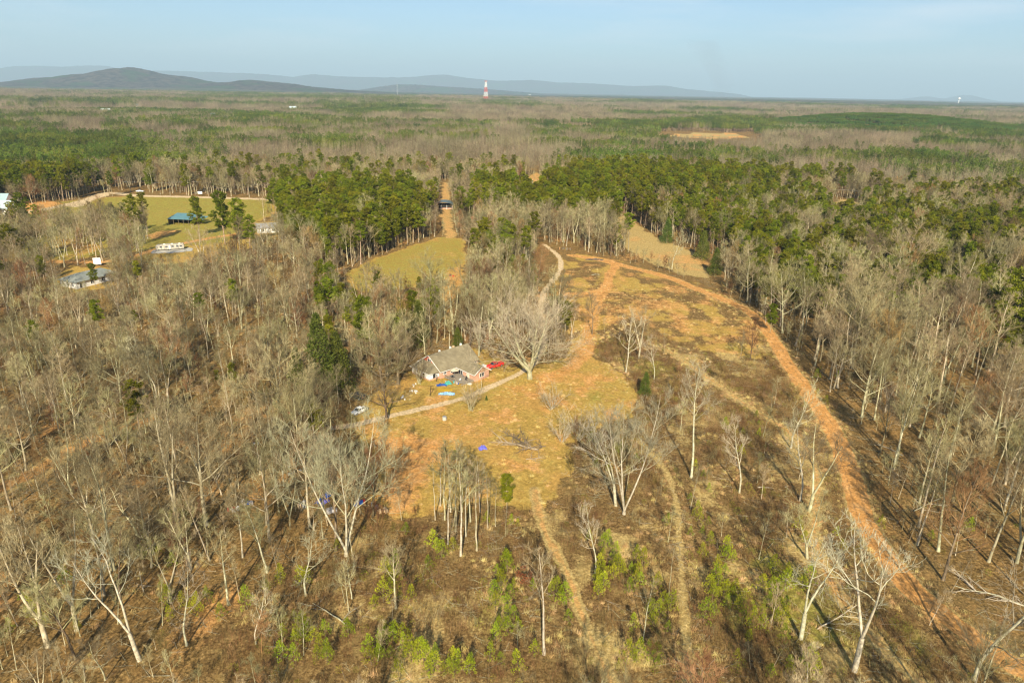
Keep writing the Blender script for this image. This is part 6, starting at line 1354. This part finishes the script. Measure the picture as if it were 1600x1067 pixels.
d = ray(621, 150); k_ = 8000 / d[1]; rm_ = empty('radio_mast', (d[0] * k_, 8000, float(height(d[0] * k_, 8000))), 0, label='thin grey mast on the low hill left of the tower', cat='mast'); MB().bar((0, 0, 0), (0, 0, 150), 2.2, 4, 1.2).build('mast_pole', M_STEEL, rm_); MB().box(-4, -4, 110, 4, 4, 114).build('platform', M_STEEL, rm_)

# rust-brown oak sapling that kept its leaves
p = at(826, 908); r = np.random.default_rng(5); T, C = shrub(66, 3.0, 7, 50)
o = empty('oak_sapling', (p[0], p[1], float(height(*p))), 0, label='rust-brown leafy oak sapling among bright young pines at the bottom', cat='tree'); tm, cm_ = proto_parts(T, leaf_cloud(r, [np.array([r.normal(0, 1.0), r.normal(0, .8), r.uniform(.6, 2.0)]) for _ in range(16)], [.5] * 16, 700, .24, .9, .2, .7), M_DARKBARK, M_RUST, 'oak_sapling'); add('trunk', tm, o); add('crown', cm_, o)

# ---- thin smoke rising beyond the far woods
def smoke():
    D = 6500; pts = [(1132, 152, 10), (1130, 142, 14), (1126, 128, 18), (1120, 112, 17), (1112, 96, 20), (1104, 80, 24), (1098, 64, 26)]; n = 16; V = []
    for k, (a, b_, w_) in enumerate(pts):
        d = ray(a, b_); q = D / d[1]; R_ = w_ / F * D * .9
        for i in range(n): t_ = 6.2832 * i / n; e = 1 + .25 * math.sin(3 * t_ + k) + random.uniform(-.1, .1); V.append((d[0] * q + R_ * math.cos(t_) * e, D + R_ * math.sin(t_) * e, CAM_H + d[2] * q))
    F_ = [(i * n + k, i * n + (k + 1) % n, (i + 1) * n + (k + 1) % n, (i + 1) * n + k) for i in range(len(pts) - 1) for k in range(n)] + [tuple(range(n))[::-1], tuple(range((len(pts) - 1) * n, len(pts) * n))]
    m_ = bpy.data.materials.new('smoke'); m_.use_nodes = True; t = m_.node_tree; t.nodes.clear(); o = t.nodes.new('ShaderNodeOutputMaterial'); p_ = t.nodes.new('ShaderNodeVolumePrincipled'); p_.inputs['Color'].default_value = (.35, .35, .36, 1); p_.inputs['Density'].default_value = .00035; t.links.new(p_.outputs[0], o.inputs['Volume'])
    MB().solid(V, F_).build('smoke', m_, smooth=True, kind='stuff')
smoke()

# ---- where several things still read alike, tell them apart by their order across the view
def settle_labels():
    bpy.context.view_layer.update(); g = {}
    for o in S.objects:
        if o.parent is None and o.get('label'): g.setdefault(o['label'], []).append(o)
    words = ['first', 'second', 'third', 'fourth', 'fifth', 'sixth', 'seventh', 'eighth', 'ninth', 'tenth', 'eleventh', 'twelfth']
    for lb, os_ in g.items():
        if 2 <= len(os_) <= 12:
            os_.sort(key=lambda o: float(project(o.location.x, o.location.y, o.location.z)[0]))
            if len(lb.split()) > 11: lb = lb.replace('big pale tree by the tarps', 'big pale tree').replace('pale forked tree by the path', 'pale forked tree').replace('tree at the lower left edge', 'lower left tree').replace('large many-stemmed pale tree', 'many-stemmed pale tree').replace('straight stretch of dirt road', 'straight dirt road').replace('sunken middle of the dirt road', 'sunken dirt road').replace('tall grey crowns of the right woods', 'tall grey crowns').replace('lower straight of the dirt road', 'lower dirt road').replace('lowest bend of the dirt road', 'lowest road bend').replace('first bend of the dirt road', 'first road bend').replace('dark pines at the edge', 'dark edge pines').replace('large twin-stemmed tree', 'twin-stemmed tree')
            for k, o in enumerate(os_): o['label'] = lb + (', the left one' if k == 0 and len(os_) == 2 else ', the right one' if k == 1 and len(os_) == 2 else ', %s from the left' % words[k])
settle_labels()
